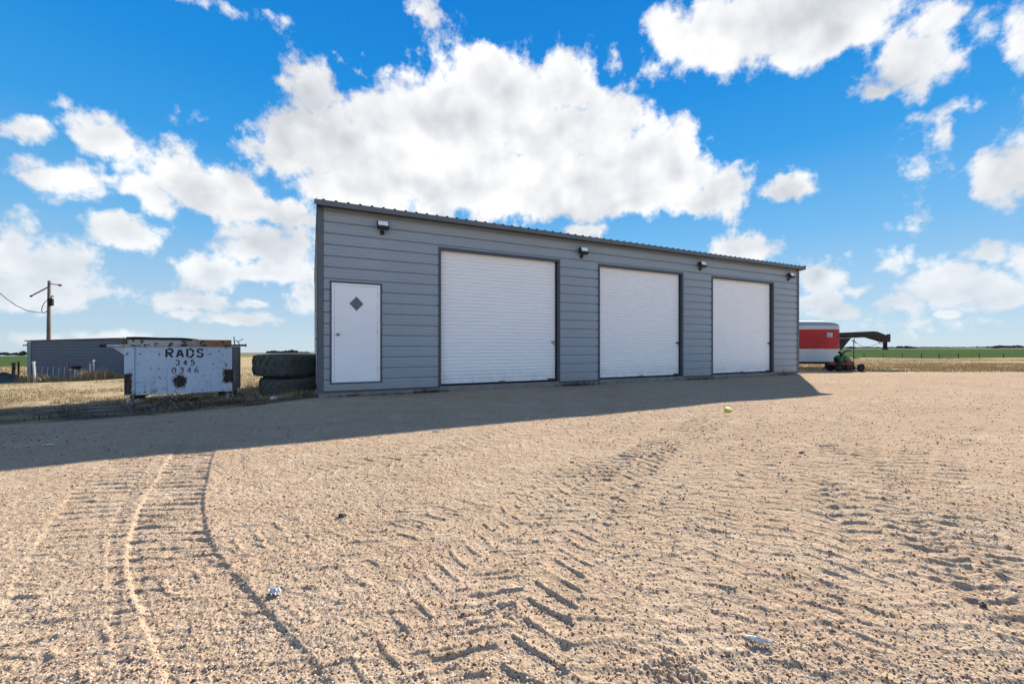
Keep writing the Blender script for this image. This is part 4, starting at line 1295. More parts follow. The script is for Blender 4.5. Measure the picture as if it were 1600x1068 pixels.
# ------------------------------------------------------------------ power pole
def power_pole():
    z = 45.0
    top = at(77, 438.5, z); bx = at(75.5, 533, z).x
    g = gz(bx, z)
    o = empty('utility_pole', (bx, z, g), 0, 'weathered wooden utility pole with a transformer standing behind the dark shed', 'utility pole')
    H = top.z - g
    dx = top.x - bx
    L = lambda u, v: at(u, v, z) - Vector((bx, z, g))
    mb = MB(); mb.tube([(0, 0, -.5), (dx * .5, 0, H * .5), (dx, 0, H)], [.20, .17, .13], 12); mb.build('post', M['wood'], o, smooth=True)
    c = L(80, 472)
    can = empty('transformer', (c.x, -.05, c.z)); can.parent = o
    mb = MB(); mb.lathe([(0, -.38), (.22, -.38), (.24, -.34), (.24, .30), (.26, .32), (.24, .36), (.1, .42), (0, .42)], 16); mb.build('can', M['black'], can, smooth=False)
    mb = MB(); mb.tube([(.05, 0, .40), (.10, 0, .62), (.22, 0, .70), (.30, 0, .58)], .05, 8); mb.build('bushing', M['black'], can)
    mb = MB()
    for a, b in (((80, 443), (94, 445.5)),):
        mb.tube([L(a[0] - 2, a[1]), L(*b)], .05, 6); q = L(*b); mb.tube([q + Vector((-.12, 0, 0)), q + Vector((.1, 0, 0))], .11, 8)
    mb.build('insulator_arm', M['dark'], o)
    mb = MB(); mb.tube([L(75, 448.5), L(47.5, 463)], .06, 6); q = L(47.5, 463); mb.tube([L(49.5, 462), q], .10, 8)
    mb.tube([L(76, 449), L(69, 451.5)], .04, 6)
    mb.build('insulator_arm', M['dark'], o)
    mb = MB(); mb.tube([L(*p) for p in ((74.5, 468), (70, 472), (66, 479), (65, 485), (67, 488.5), (70, 488.5), (74, 485))], .035, 5)
    mb.build('drop_loop', M['black'], o)
    # cable running off to the left, sagging
    mb = MB()
    pts = [(70, 488.3), (60, 488), (50, 487), (40, 484), (25, 477), (10, 466.5), (0, 458), (-30, 435)]
    mb.tube([at(u, v, z) for u, v in pts], .035, 5)
    w = mb.build('overhead_cable', M['black'])
    tag(w, 'thin black overhead cable sagging to the wooden pole', 'cable')
power_pole()

# ------------------------------------------------------------------ small things in front of the shed
def stake(u, vt, vb, z, r, mat, name, label, cat, group=None, lean=0.0, capmat=None):
    b = at(u, vb, z); g = gz(b.x, z)
    t = at(u + lean, vt, z)
    o = empty(name, (b.x, z, g), 0, label, cat, group)
    H = t.z - g
    mb = MB(); mb.tube([(0, 0, -.2), (t.x - b.x, 0, H)], r, 8); mb.build('shaft', mat, o)
    mb = MB(); mb.tube([(t.x - b.x, 0, H - .12), (t.x - b.x, 0, H + .02)], r * 1.35, 8); mb.build('cap', capmat or mat, o)
    return o
stake(55, 565, 592, 25.0, .05, M['pvc'], 'pipe_post', 'leaning white pipe post at the left end of the wire panel', 'post', None, -2.5)
stake(141.5, 564.5, 583, 26.5, .04, M['pvc'], 'pipe_post', 'pinkish white thin pipe post left of its twin by the straw', 'post', 'thin pipe posts by the shed', -.6, M['redpaint'])
stake(147.5, 562.5, 584, 26.5, .04, M['pvc'], 'pipe_post', 'grey white thin pipe post right of its twin by the straw', 'post', 'thin pipe posts by the shed', -1.2)
stake(107, 566, 580, 26.5, .05, M['redpaint'], 'marker_stake', 'short red marker stake before the dark shed', 'stake')
stake(20.5, 566.5, 577, 30.0, .10, M['dark'], 'fence_stake', 'stubby black leaning stake in the far left grass', 'stake', None, 1.5)
stake(29, 565, 580, 30.0, .05, M['dark'], 'fence_stake', 'thin dark upright stake in the far left grass', 'stake')
def wire_panel():
    z = 26.0
    a = at(55, 590, z); b = at(108, 590, z); g = gz(a.x, z)
    o = empty('mesh_fence', (a.x, z, g), 0, 'galvanised wire mesh panel leaning before the dark shed', 'mesh fence')
    W = b.x - a.x; H = at(55, 573, z).z - g
    for x in np.linspace(0, W, 7):
        mb = MB(); mb.tube([(x, 0, 0), (x, .08, H)], .014, 4); mb.build('upright_wire', M['pvc'], o)
    mb = MB()
    for zz in np.linspace(.15, H, 5): mb.tube([(0, .08 * zz / H, zz), (W, .08 * zz / H, zz)], .010, 4)
    mb.build('cross_wire', M['wire'], o)
wire_panel()
def meter():
    z = 26.3
    p = at(117, 574, z); g = gz(p.x, z)
    o = empty('feed_trough', (p.x, z, g), 0, 'small dark trough on a pale stand before the shed', 'trough')
    h = p.z - g
    mb = MB(); mb.box(-.30, .30, -.14, .14, h - .10, h + .10, .03); mb.build('trough', M['black'], o)
    mb = MB(); mb.box(-.22, .02, -.18, -.141, h - .16, h - .09, .01); mb.build('plate', M['pvc'], o)
    mb = MB(); mb.tube([(0, 0, -.1), (0, 0, h - .101)], .04, 8); mb.build('stand', M['pvc'], o)
meter()

def brush_pile():
    # low black heap at the left edge
    z = 27.0
    nx, ny = 46, 14
    a = at(-60, 595, z); b = at(44, 595, z)
    vs = []; fs = []
    for j in range(ny):
        for i in range(nx):
            fx, fy = i / (nx - 1), j / (ny - 1)
            x = a.x + (b.x - a.x) * fx; y = z - 1.2 + 2.4 * fy
            e = math.sin(math.pi * fy) * min(1, fx * 6, (1 - fx) * 7)
            h = e * (0.42 + 0.16 * random.random() + .14 * math.sin(fx * 13))
            vs.append((x, y, gz(x, y) - .05 + h))
    for j in range(ny - 1):
        for i in range(nx - 1):
            fs.append((j * nx + i, j * nx + i + 1, (j + 1) * nx + i + 1, (j + 1) * nx + i))
    me = new_mesh('soil_heap', vs, fs)
    tag(link('soil_heap', me, M['clod']), 'long low heap of black soil at the left edge', 'heap')
brush_pile()

# ------------------------------------------------------------------ collapsed roll of fence wire on the ground
def wire_roll():
    c = P(140, 642, 1.15); 
    o = empty('wire_roll', (c[0], c[1], g1(*c)), 0, 'collapsed roll of rusty fence wire lying in the shade', 'wire roll')
    gl = lambda x, y: g1(c[0] + x, c[1] + y) - g1(*c)
    r2 = random.Random(4)
    loops = []
    n = 17
    for i in range(n):
        x = -0.95 + i * 0.135 + r2.uniform(-.05, .05)
        rad = 0.17 + r2.uniform(-.03, .05); sq = r2.uniform(.75, 1.1)
        tw = r2.uniform(-.9, .9) + 1.2
        y = 0.05 + r2.uniform(-.12, .12) + (x * .18)
        base = gl(x, y)
        pts = []
        for k in range(15):
            a = -0.25 + (math.pi + .5) * k / 14
            lx = math.cos(a) * rad; lz = math.sin(a) * rad * sq * 1.25
            pts.append((x + lx * math.cos(tw - 1.2), y + lx * math.sin(tw - 1.2), base + max(-.01, lz)))
        loops.append((pts, x, y, rad, sq, base))
        mb = MB(); mb.tube(pts, .0035, 4, cap=False); mb.build('loop', M['wire'], o)
    mb = MB()
    for a in (0.35, .9, 1.57, 2.3, 2.9):
        pts = [(x + r2.uniform(-.02, .02), y + math.cos(a) * rad * .6, base + math.sin(a) * rad * sq * 1.2) for (_, x, y, rad, sq, base) in loops]
        mb.tube(pts, .003, 4, cap=False)
    mb.build('line_wire', M['wire'], o)
    mb = MB()
    for k in range(5):
        x0 = .9 + .25 * k
        pts = [(x0 + t * .55, .25 + .12 * k + .1 * math.sin(t * 4 + k), gl(x0 + t * .55, .3) + .02 + .16 * math.sin(math.pi * t)) for t in np.linspace(0, 1, 9)]
        mb.tube(pts, .003, 4, cap=False)
    mb.build('loose_end', M['wire'], o)
wire_roll()

# ------------------------------------------------------------------ gooseneck stock trailer behind the garage
def trailer():
    ax = 20.0; half = 1.02
    tip = at(1303, 541, ax).x
    g = gz(14.0, 19.5)
    o = empty('stock_trailer', (tip, ax, g), R(-3), 'white livestock trailer with a broad red band and dark gooseneck hitch', 'trailer')
    zz = lambda v: at(1300, v, 19.0).z - g
    LN = 6.0; nose = 1.9
    def outline(inset=0.0, n=20):
        pts = [(-LN, -half + inset)]
        for k in range(n + 1):
            t = -math.pi / 2 + math.pi * k / n
            c, s = math.cos(t), math.sin(t)
            e = 0.72
            pts.append((-nose + (nose - inset) * abs(c) ** e * (1 if c >= 0 else -1), (half - inset) * abs(s) ** e * (1 if s >= 0 else -1)))
        pts.append((-LN, half - inset))
        return pts
    def shell(z0, z1, i0=0.0, i1=0.0):
        a, b = outline(i0), outline(i1); n = len(a)
        mb = MB()
        mb.add([(x, y, z0) for x, y in a] + [(x, y, z1) for x, y in b], [(i, (i + 1) % n, (i + 1) % n + n, i + n) for i in range(n)])
        return mb
    zf, z1, z2, z3 = zz(565), zz(545.2), zz(513.8), zz(508.2)
    lo = shell(zf, z1); lo.build('lower_panel', M['trailer_white'], o, smooth=False)
    rd = shell(z1 + .001, z2, -.004, -.004); rd.build('red_band', M['trailer_red'], o)
    up = shell(z2 + .001, z3); up.build('upper_panel', M['trailer_white'], o)
    # domed roof
    mb = MB(); levels = [(0.0, 0.0), (.04, .07), (.13, .15), (.32, .215), (.60, .255), (.9, .265)]
    rings = [outline(i) for i, _ in levels]
    n = len(rings[0]); vs = []
    for rg, (i, dz) in zip(rings, levels): vs += [(x, y, z3 + .001 + dz) for x, y in rg]
    fs = []
    for l in range(len(levels) - 1):
        for i in range(n): fs.append((l * n + i, l * n + (i + 1) % n, (l + 1) * n + (i + 1) % n, (l + 1) * n + i))
    fs.append(tuple((len(levels) - 1) * n + i for i in range(n)))
    mb.add(vs, fs); mb.build('roof', M['trailer_roof'], o, smooth=True)
    # moulding strips between the bands
    for z in (z1, z2):
        s = shell(z - .012, z + .012, -.010, -.010); s.build('moulding', M['steel'], o)
    # seams of the side sheets
    for x in (-2.6, -3.7, -4.9):
        mb = MB(); mb.box(x - .012, x + .012, -half - .010, -half - .0045, zf, z3); mb.build('seam', M['steel'], o)
    mb = MB(); mb.box(-LN, -.55, -half * .93, half * .93, zf - .10, zf - .002, .01); mb.build('floor_frame', M['dark'], o)
    # jack leg
    mb = MB(); mb.box(-.92, -.80, -.85, -.73, .06, zf - .101, .01); mb.box(-.99, -.73, -.92, -.66, -.02, .059, .01); mb.build('jack', M['dark'], o)
    # axles and wheels further back
    for x in (-3.4, -4.3):
        for s in (-1, 1):
            T = Matrix.Translation((x, s * (half - .12), .36)) @ Matrix.Rotation(R(90), 4, 'X')
            mb = MB(); mb.lathe([(.18, -.10), (.30, -.11), (.36, -.08), (.37, 0), (.36, .08), (.30, .11), (.18, .10), (.16, 0)], 24, T, closed=True)
            mb.build('wheel', M['black'], o)
    # lettered plate on the nose
    T = Matrix.Translation((-.84, -.90 - .035, zz(523.0))) @ Matrix.Rotation(R(16), 4, 'Z')
    mb = MB(); mb.box(-.16, .16, -.015, 0.0, -.10, .10, .004, M=T); p_ = mb.build('number_plate', M['plate'], o)
    mb = MB()
    for k in range(2): mb.box(-.12, -.12 + .09 * (k + 1), -.019, -.0155, .02 - .07 * k, .045 - .07 * k, 0, M=T)
    mb.build('plate_mark', M['trim'], p_)
    # gooseneck
    rel = lambda u, v: (at(u, v, ax).x - tip, at(u, v, ax).z - g)
    beam = [rel(1306, 519.8), rel(1357, 517.6), rel(1363, 518.2), rel(1375, 523.2), rel(1377.5, 522), rel(1382, 522), rel(1382, 534), rel(1376, 534.5), rel(1371, 532), rel(1353, 526.7), rel(1323, 528), rel(1306, 528.4)]
    gn = empty('gooseneck', (0, 0, 0)); gn.parent = o
    mb = MB()
    poly = beam
    for s in (-1, 1):
        vs = [(x, s * .16 - .05, z) for x, z in poly] + [(x, s * .16 + .05, z) for x, z in poly]; m = len(poly)
        mb.add(vs, [tuple(range(m)), tuple(range(m, 2 * m))[::-1]] + [(k, k + m, (k + 1) % m + m, (k + 1) % m) for k in range(m)])
    mb.build('beam', M['dark'], gn)
    q0, q1, q2 = rel(1306, 528.6), rel(1323, 528.2), rel(1309, 546)
    mb = MB(); mb.prism([q0, q1, q2, (q0[0], q2[1])], -.25, .25); mb.build('gusset', M['dark'], gn)
    b0, b1 = rel(1379.5, 534.3), rel(1379.5, 546)
    mb = MB(); mb.tube([(b0[0], 0, b0[1]), (b0[0], 0, b1[1] + .06)], .085, 10); mb.lathe([(0, 0), (.12, 0), (.12, .06), (.085, .07), (0, .07)], 12, Matrix.Translation((b0[0], 0, b1[1])))
    mb.build('coupler', M['black'], gn)
    c0 = rel(1372, 532.5)
    mb = MB(); mb.tube([(c0[0], .05, c0[1]), (c0[0] + .03, .05, c0[1] - .13), (c0[0] + .12, .05, c0[1] - .15), (c0[0] + .14, .05, c0[1] - .04)], .014, 5); mb.build('safety_chain', M['steel'], gn)
    mb = MB(); d0, d1, d2, d3 = rel(1334, 528.4), rel(1334, 533), rel(1345, 541.5), rel(1372, 535)
    mb.tube([(d0[0], 0, d0[1]), (d1[0], 0, d1[1]), (d2[0], 0, d2[1]), ((d2[0] + d3[0]) / 2, 0, d2[1] + .01), (d3[0], 0, d3[1])], .009, 5); mb.build('cable', M['black'], gn)
trailer()
def jack_stand_rod():
    z = 19.4
    b = at(1334, 556, z); t = at(1334, 530, z); g = gz(b.x, z)
    o = empty('steel_rod', (b.x, z, g), 0, 'thin upright steel rod standing under the gooseneck', 'rod')
    mb = MB(); mb.tube([(0, 0, -.1), (0, 0, t.z - g)], .018, 6); mb.build('shaft', M['dark'], o)
    mb = MB(); h = at(1334, 534, z).z - g
    mb.tube([(-.10, 0, h + .08), (.12, 0, h - .06)], .022, 6); mb.build('clamp', M['steel'], o)
jack_stand_rod()

# ------------------------------------------------------------------ mowers by the trailer
def wheel(parent, x, y, z, r, w, mat, hub):
    T = Matrix.Translation((x, y, z)) @ Matrix.Rotation(R(90), 4, 'X')
    mb = MB(); mb.lathe([(r * .5, -w * .45), (r * .85, -w * .5), (r * .98, -w * .32), (r, 0), (r * .98, w * .32), (r * .85, w * .5), (r * .5, w * .45)], 18, T, closed=True)
    for k in range(12):
        a = k * math.pi / 6
        Tk = T @ Matrix.Rotation(a, 4, 'Z')
        mb.box(r * .97, r * 1.04, -.02, .02, -w * .42, w * .42, 0, M=Tk)
    o = mb.build('wheel', mat, parent)
    mb = MB(); mb.lathe([(0, -w * .4), (r * .49, -w * .38), (r * .49, w * .38), (0, w * .4)], 14, T); mb.build('rim', hub, o)
def red_mower():
    z = 17.3
    a = at(1297, 573, z); b = at(1342, 573, z)
    cx = (a.x + b.x) / 2; g = g1(cx, z)
    o = empty('riding_mower', (cx, z, g), R(0), 'old red riding mower with black wheels parked by the trailer', 'mower')
    o.scale = (.74, .74, .86)
    L = (b.x - a.x) / 2
    mb = MB(); mb.box(-.55, .42, -.20, .20, .20, .30, .03); mb.build('chassis', M['dark'], o)
    # rear fender with wheel arch
    mb = MB(); mb.prism([(-.72, .30), (-.66, .40), (-.40, .43), (-.18, .40), (-.16, .32), (-.30, .32), (-.44, .34), (-.60, .31)], -.30, .30); mb.build('fender', M['mower_red'], o)
    mb = MB(); mb.prism([(-.02, .30), (.0, .50), (.12, .56), (.38, .47), (.44, .34), (.40, .30)], -.17, .17); mb.build('hood', M['mower_red'], o)
    mb = MB(); mb.prism([(-.14, .18), (-.10, .30), (.20, .26), (.24, .10), (-.10, .08)], -.34, .34); mb.build('mower_deck', M['dark'], o)
    mb = MB(); mb.prism([(-.42, .431), (-.20, .431), (-.16, .46), (-.38, .48), (-.46, .66), (-.50, .64)], -.16, .16); mb.build('seat', M['black'], o)
    mb = MB(); mb.tube([(.02, 0, .50), (-.05, 0, .70)], .02, 6)
    pts = [(-.06 + .05 * math.cos(t) * .5, .15 * math.sin(t), .70 + .10 * math.cos(t)) for t in np.linspace(0, 2 * math.pi, 15)]
    mb.tube(pts, .014, 6); mb.build('steering_wheel', M['black'], o)
    mb = MB(); mb.tube([(.40, 0, .28), (.56, 0, .20), (.62, -.1, .18)], .025, 6); mb.tube([(.62, -.34, .19), (.62, .34, .19)], .025, 6); mb.build('front_axle', M['mower_red'], o)
    for s in (-1, 1):
        wheel(o, -.55, s * .33, .20, .20, .17, M['black'], M['dark'])
        wheel(o, .60, s * .38, .185, .185, .13, M['black'], M['dark'])
    mb = MB(); mb.tube([(.20, -.1, .54), (.42, -.1, .64), (.62, -.1, .62)], .02, 6); mb.tube([(.30, -.12, .58), (.45, -.18, .70)], .016, 6); mb.tube([(.62, -.1, .62), (.74, -.1, .66)], .03, 6); mb.build('control_bar', M['dark'], o)
    mb = MB(); mb.box(.40, .47, -.14, -.07, .50, .56, .02); mb.build('headlight', M['plate'], o)
    mb = MB(); mb.tube([(-.04, -.36, .02), (.16, -.40, .02), (.3, -.36, .05)], .02, 6); mb.build('deck_skirt', M['redpaint'], o)
red_mower()
def green_mower():
    z = 18.15
    a = at(1315, 566, z); g = gz(a.x, z)
    o = empty('garden_tractor', (a.x, z, g), R(0), 'green garden machine with a raised black handle behind the red mower', 'garden machine')
    mb = MB(); mb.prism([(-.18, .30), (-.20, .55), (-.08, .66), (.10, .62), (.26, .48), (.24, .30)], -.2, .2); mb.build('engine_cover', M['mower_green'], o)
    mb = MB(); mb.tube([(-.16, -.1, .60), (-.04, -.1, .74), (.14, -.1, .86), (.32, -.1, .88)], .032, 8); mb.tube([(-.2, -.1, .80), (-.1, -.1, .70)], .05, 8); mb.build('handle', M['black'], o)
    mb = MB(); mb.box(-.22, .28, -.22, .22, .14, .299, .03); mb.build('deck', M['dark'], o)
    for s in (-1, 1):
        wheel(o, -.15, s * .29, .14, .14, .09, M['black'], M['dark']); wheel(o, .22, s * .29, .12, .12, .08, M['black'], M['dark'])
green_mower()

# ------------------------------------------------------------------ far fence on the right
def fence():
    z = 98.0
    o = empty('wire_fence', (at(1500, 556, z).x, z, 0), 0, 'thin wire fence with slim posts along the green field', 'fence')
    mx, my = o.location.x, o.location.y
    us = [1350, 1380, 1410, 1440, 1467.5, 1497.5, 1530, 1568, 1606]
    prev = None
    lines = {.35: [], .65: [], .95: []}
    for u in us:
        p = at(u, 556, z); g = gz(p.x, z)
        mb = MB(); mb.tube([(p.x - mx, 0, g - .2), (p.x - mx, 0, g + 1.15)], .075 if u > 1420 else .06, 6)
        mb.build('post', M['dark'], o)
        for h in lines: lines[h].append((p.x - mx, 0, g + h))
    for h, pts in lines.items():
        mb = MB(); mb.tube(pts, .012, 4, cap=False); mb.build('wire_strand', M['wire'], o)
fence()

# ------------------------------------------------------------------ far trees on the horizon
def clump(cx, cy, z0, w, h, n, rnd):
    vs = []; fs = []
    for k in range(n):
        t = rnd.random() * 2 * math.pi; rr = math.sqrt(rnd.random())
        x = cx + rr * math.cos(t) * w / 2; y = cy + rr * math.sin(t) * w / 2
        zt = z0 + h * (.25 + .75 * rnd.random() * (1 - .5 * rr))
        s = w * .09 * (0.6 + rnd.random())
        b = len(vs)
        a = Vector((rnd.uniform(-1, 1), rnd.uniform(-1, 1), rnd.uniform(-1, 1))).normalized(); c_ = a.orthogonal().normalized()
        ctr = Vector((x, y, zt))
        vs += [tuple(ctr + a * s), tuple(ctr + c_ * s), tuple(ctr - a * s), tuple(ctr - c_ * s)]
        fs.append((b, b + 1, b + 2, b + 3))
    return vs, fs
def trees():
    rnd = random.Random(5)
    spots = [(6, 900, 16, 9), (14, 900, 12, 7), (24, 920, 14, 8), (36, 880, 10, 13), (33, 900, 16, 7),
             (455, 1100, 30, 9), (430, 1100, 40, 6), (475, 1150, 30, 5), (1412, 1500, 40, 7), (1424, 1500, 30, 5), (1330, 1500, 30, 6),
             (1565, 1400, 30, 10), (1576, 1450, 30, 9), (1590, 1420, 26, 11), (1552, 1500, 30, 7)]
    names = ['far dark tree at the left edge of the horizon', 'low far tree right of the leftmost horizon tree', 'broad low far tree near the shed corner',
             'tallest far tree on the left horizon beside the shed', 'low bushy far tree beside the tallest left one',
             'far tree on the horizon above the tyre stack, the tallest there', 'wide low far tree on the horizon left above the tyres', 'small low far tree close to the garage corner above the tyres',
             'far tree on the horizon right of the hitch', 'small far tree right of the larger one beyond the hitch', 'far tree seen under the gooseneck beam',
             'far tree on the right horizon, left of a pair', 'far tree on the right horizon, middle of three', 'far tree at the right edge of the horizon, tallest there', 'low far tree on the right horizon before the group']
    for (u, z, w, h), lb in zip(spots, names):
        x = (u - 800) / F * z; g = gz(x, z)
        o = empty('far_tree', (x, z, g), 0, lb, 'tree', 'trees on the far horizon')
        vs, fs = clump(0, 0, h * .15, w, h * .85, 170, rnd)
        link('crown', new_mesh('crown', vs, fs), M['tree'], o)
        mb = MB(); mb.tube([(0, 0, -1), (0, 0, h * .35), (.3, 0, h * .6)], [h * .04, h * .03, h * .012], 6); mb.build('trunk', M['bark'], o)
trees()
def far_woods():
    rnd = random.Random(9)
    V = []; Fc = []
    for (u0, u1, z, h) in ((0, 45, 1600, 9), (380, 492, 1800, 9), (1310, 1480, 2600, 10), (1540, 1610, 2300, 12), (1250, 1600, 3600, 11)):
        n = int((u1 - u0) * 2.2)
        for k in range(n):
            u = u0 + (u1 - u0) * k / n + rnd.uniform(-1, 1)
            x = (u - 800) / F * z; zz = z + rnd.uniform(-60, 60)
            vs, fs = clump(x, zz, gz(x, zz), rnd.uniform(10, 26), h * rnd.uniform(.4, 1.0), 16, rnd)
            b = len(V); V += vs; Fc += [tuple(i + b for i in f) for f in fs]
    tag(link('woods', new_mesh('woods', V, Fc), M['tree']), 'thin far line of trees along the horizon', 'woods', kind='stuff')
far_woods()

# ------------------------------------------------------------------ dry grass
def blades(name, px, py, hmin, hmax, width, per, mat, label, cat, spread=.07, lean=.6, seed=1, kind='stuff'):
    r = np.random.default_rng(seed)
    n = len(px)
    x = np.repeat(px, per) + r.normal(0, spread, n * per)
    y = np.repeat(py, per) + r.normal(0, spread, n * per)
    z = base_ground(x, y) - .01
    hscale = np.repeat(r.uniform(.55, 1.0, n), per)
    h = r.uniform(hmin, hmax, n * per) * hscale
    a = r.uniform(0, 2 * np.pi, n * per)
    la = r.uniform(0, 2 * np.pi, n * per); ll = h * r.uniform(0.1, lean, n * per)
    w = width * r.uniform(.6, 1.4, n * per)
    p0 = np.stack([x - np.cos(a) * w, y - np.sin(a) * w, z], 1)
    p1 = np.stack([x + np.cos(a) * w, y + np.sin(a) * w, z], 1)
    mid0 = np.stack([x + np.cos(la) * ll * .35 - np.cos(a) * w * .7, y + np.sin(la) * ll * .35 - np.sin(a) * w * .7, z + h * .6], 1)
    mid1 = np.stack([x + np.cos(la) * ll * .35 + np.cos(a) * w * .7, y + np.sin(la) * ll * .35 + np.sin(a) * w * .7, z + h * .6], 1)
    tip = np.stack([x + np.cos(la) * ll, y + np.sin(la) * ll, z + h], 1)
    V = np.stack([p0, p1, mid1, mid0, tip], 1).reshape(-1, 3)
    b = np.arange(n * per) * 5
    quads = np.stack([b, b + 1, b + 2, b + 3], 1); tris = np.stack([b + 3, b + 2, b + 4], 1)
    o = link(name, np_mesh(name, V, quads, tris), mat)
    if kind: tag(o, label, cat, kind=kind)
    else: tag(o, label, cat)
    return o

def scatter(n, tmin, tmax, zmin, zmax, seed, power=1.0, keep=None):
    r = np.random.default_rng(seed)
    z = zmin * (zmax / zmin) ** (r.random(n) ** power)
    t = r.uniform(tmin, tmax, n)
    x = t * z
    m = gravel_mask(x, z) < r.random(n) * .6
    # not inside the garage
    lx = (x - CORNER.x) * math.cos(TH) + (z - CORNER.y) * math.sin(TH); ly = -(x - CORNER.x) * math.sin(TH) + (z - CORNER.y) * math.cos(TH)
    m &= ~((lx > -.1) & (lx < LEN + .1) & (ly > -.1) & (ly < DEP + .1))
    d = vnoise(x * .5, z * .5, 88) + .5 * vnoise(x * 1.7, z * 1.7, 89)
    m &= d > -0.22
    if keep is not None: m &= keep(x, z)
    return x[m], z[m]
x, y = scatter(15000, -1.30, -.46, 7.2, 45, 21, keep=lambda x, z: (z > 10.2 + .8 * vnoise(x, z, 95)) | (x < -10.2))
blades('dry_grass', x, y, .05, .14, .006, 5, M['straw'], 'short trampled dry grass left of the garage', 'grass', seed=1, lean=1.3)
x, y = scatter(16000, .60, 1.32, 16.8, 97, 22)
blades('dry_grass', x, y, .04, .13, .012, 4, M['straw_right'], 'tawny dry weeds between the yard and the far fence', 'grass', seed=2, lean=.8, spread=.2)
x, y = scatter(5000, -1.35, -1.0, 28, 66, 23)
blades('dry_grass', x, y, .15, .4, .02, 4, M['straw'], 'taller straw at the edge of the left green field', 'grass', seed=3, spread=.2)

def tuft(u, z, h, n, w, label, mat=None, name='straw_tuft', cat='grass tuft', group='straw tufts along the shed', spread=.22):
    x = (u - 800) / F * z
    r = np.random.default_rng(int(u * 7))
    px = x + r.normal(0, w / 2, n); py = z + r.normal(0, .25, n)
    o = blades(name, px, py, h * .5, h, .010, 5, mat or M['straw'], label, cat, spread=.06, lean=.7, seed=int(u), kind=None)
    if group: o['group'] = group
    return o
tuft(46, 25.4, .75, 40, .5, 'straw tuft at the foot of the shed corner')
tuft(66, 25.2, .70, 60, .9, 'wide straw tuft under the wire panel')
tuft(78, 25.2, .60, 30, .4, 'straw tuft at the right foot of the wire panel')
tuft(117, 25.6, .5, 40, .5, 'pale straw tuft under the dark trough')
tuft(143, 25.8, .95, 110, .75, 'tallest straw tuft, around the twin thin posts')
tuft(168, 26.4, .8, 50, .5, 'straw tuft midway between the twin posts and the bin')
tuft(185, 27.0, .5, 50, .6, 'low straw tuft just left of the bin')

# scrubby growth in the shade round the bin, tyres and wire
r = np.random.default_rng(31)
px = r.uniform(-9.6, -4.2, 1500); py = r.uniform(6.7, 11.6, 1500)
lim = np.interp(px, [-9.5, -6, -4.2], [6.6, 7.1, 8.4])
lx = (px - CORNER.x) * math.cos(TH) + (py - CORNER.y) * math.sin(TH)
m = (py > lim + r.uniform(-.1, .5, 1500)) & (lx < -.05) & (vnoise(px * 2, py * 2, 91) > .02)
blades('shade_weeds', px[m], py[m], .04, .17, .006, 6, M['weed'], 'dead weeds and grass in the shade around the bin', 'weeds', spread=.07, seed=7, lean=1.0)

# weeds along the foundation, each clump its own
def weed(s, out, h, n, w, label, mat='weed'):
    p = wallpt(s, out, 0)
    r = np.random.default_rng(int(s * 100))
    dx, dy = math.cos(TH), math.sin(TH)
    k = r.normal(0, w / 2, n)
    o = blades('weed_clump', p.x + dx * k + r.normal(0, .02, n), p.y + dy * k + r.normal(0, .02, n), h * .4, h, .005, 6, M[mat], label, 'weeds', spread=.03, seed=int(s * 50), lean=1.2, kind=None)
    o['group'] = 'weeds along the garage foundation'
weed(0.55, .05, .10, 18, .22, 'small dark weeds under the hinge-less left edge of the entry door')
weed(1.25, .05, .09, 22, .4, 'low weeds below the right side of the entry door')
weed(1.62, .05, .06, 8, .1, 'tiny weed between the entry door and the first roller door')
weed(2.20, .05, .12, 40, .45, 'weeds at the left foot of the first roller door')
weed(6.25, .06, .14, 50, .9, 'weeds in the wall bay between the first and second roller doors')
weed(10.7, .06, .12, 50, .9, 'weeds in the wall bay between the second and third roller doors')
weed(12.6, .07, .05, 26, 1.6, 'low weeds along the sill of the third roller door')
weed(15.1, .05, .12, 30, .8, 'weeds at the right corner of the garage')
weed(15.0, .04, .42, 3, .06, 'tall thin dry stalk against the right end wall', 'straw')

# ------------------------------------------------------------------ loose things on the yard
def rock_mesh(name, r, seed, sub=2, squash=.6, rough=.25):
    bm = bmesh.new(); bmesh.ops.create_icosphere(bm, subdivisions=sub, radius=r)
    rr = random.Random(seed)
    ph = [rr.uniform(0, 6) for _ in range(6)]
    for v in bm.verts:
        d = v.co.normalized()
        k = 1 + rough * (math.sin(d.x * 3 + ph[0]) * math.sin(d.y * 4 + ph[1]) + .6 * math.sin(d.z * 5 + ph[2] + d.x * 3)) + rr.uniform(-.06, .06)
        v.co *= k; v.co.z *= squash
    me = bpy.data.meshes.new(name); bm.to_mesh(me); bm.free()
    return me
def loose(name, u, v, r, mat, label, cat, seed, squash=.6, h=EYE, scale=(1, 1, 1), rot=0):
    x, y = P(u, v, h)
    o = link(name, rock_mesh(name, r, seed, 2, squash), mat, None, (x, y, g1(x, y) + r * squash * .35), (0, 0, rot))
    o.scale = scale
    tag(o, label, cat); return o
loose('stone', 428, 617.5, .055, M['stone'], 'pale stone lying in the shade before the tyre stack', 'stone', 1, .8, 1.12, (1.4, .9, 1))
loose('soil_lump', 535, 804, .017, M['clod'], 'dark green lump lying on the sunlit gravel', 'lump', 2, .8, scale=(1.5, .9, 1))
loose('stone', 1252, 707, .018, M['clod'], 'single dark stone on the right gravel near the tracks', 'stone', 3, .8)
loose('stone', 1535, 937, .012, M['clod'], 'dark stone at the lower right of the yard', 'stone', 4, .8)
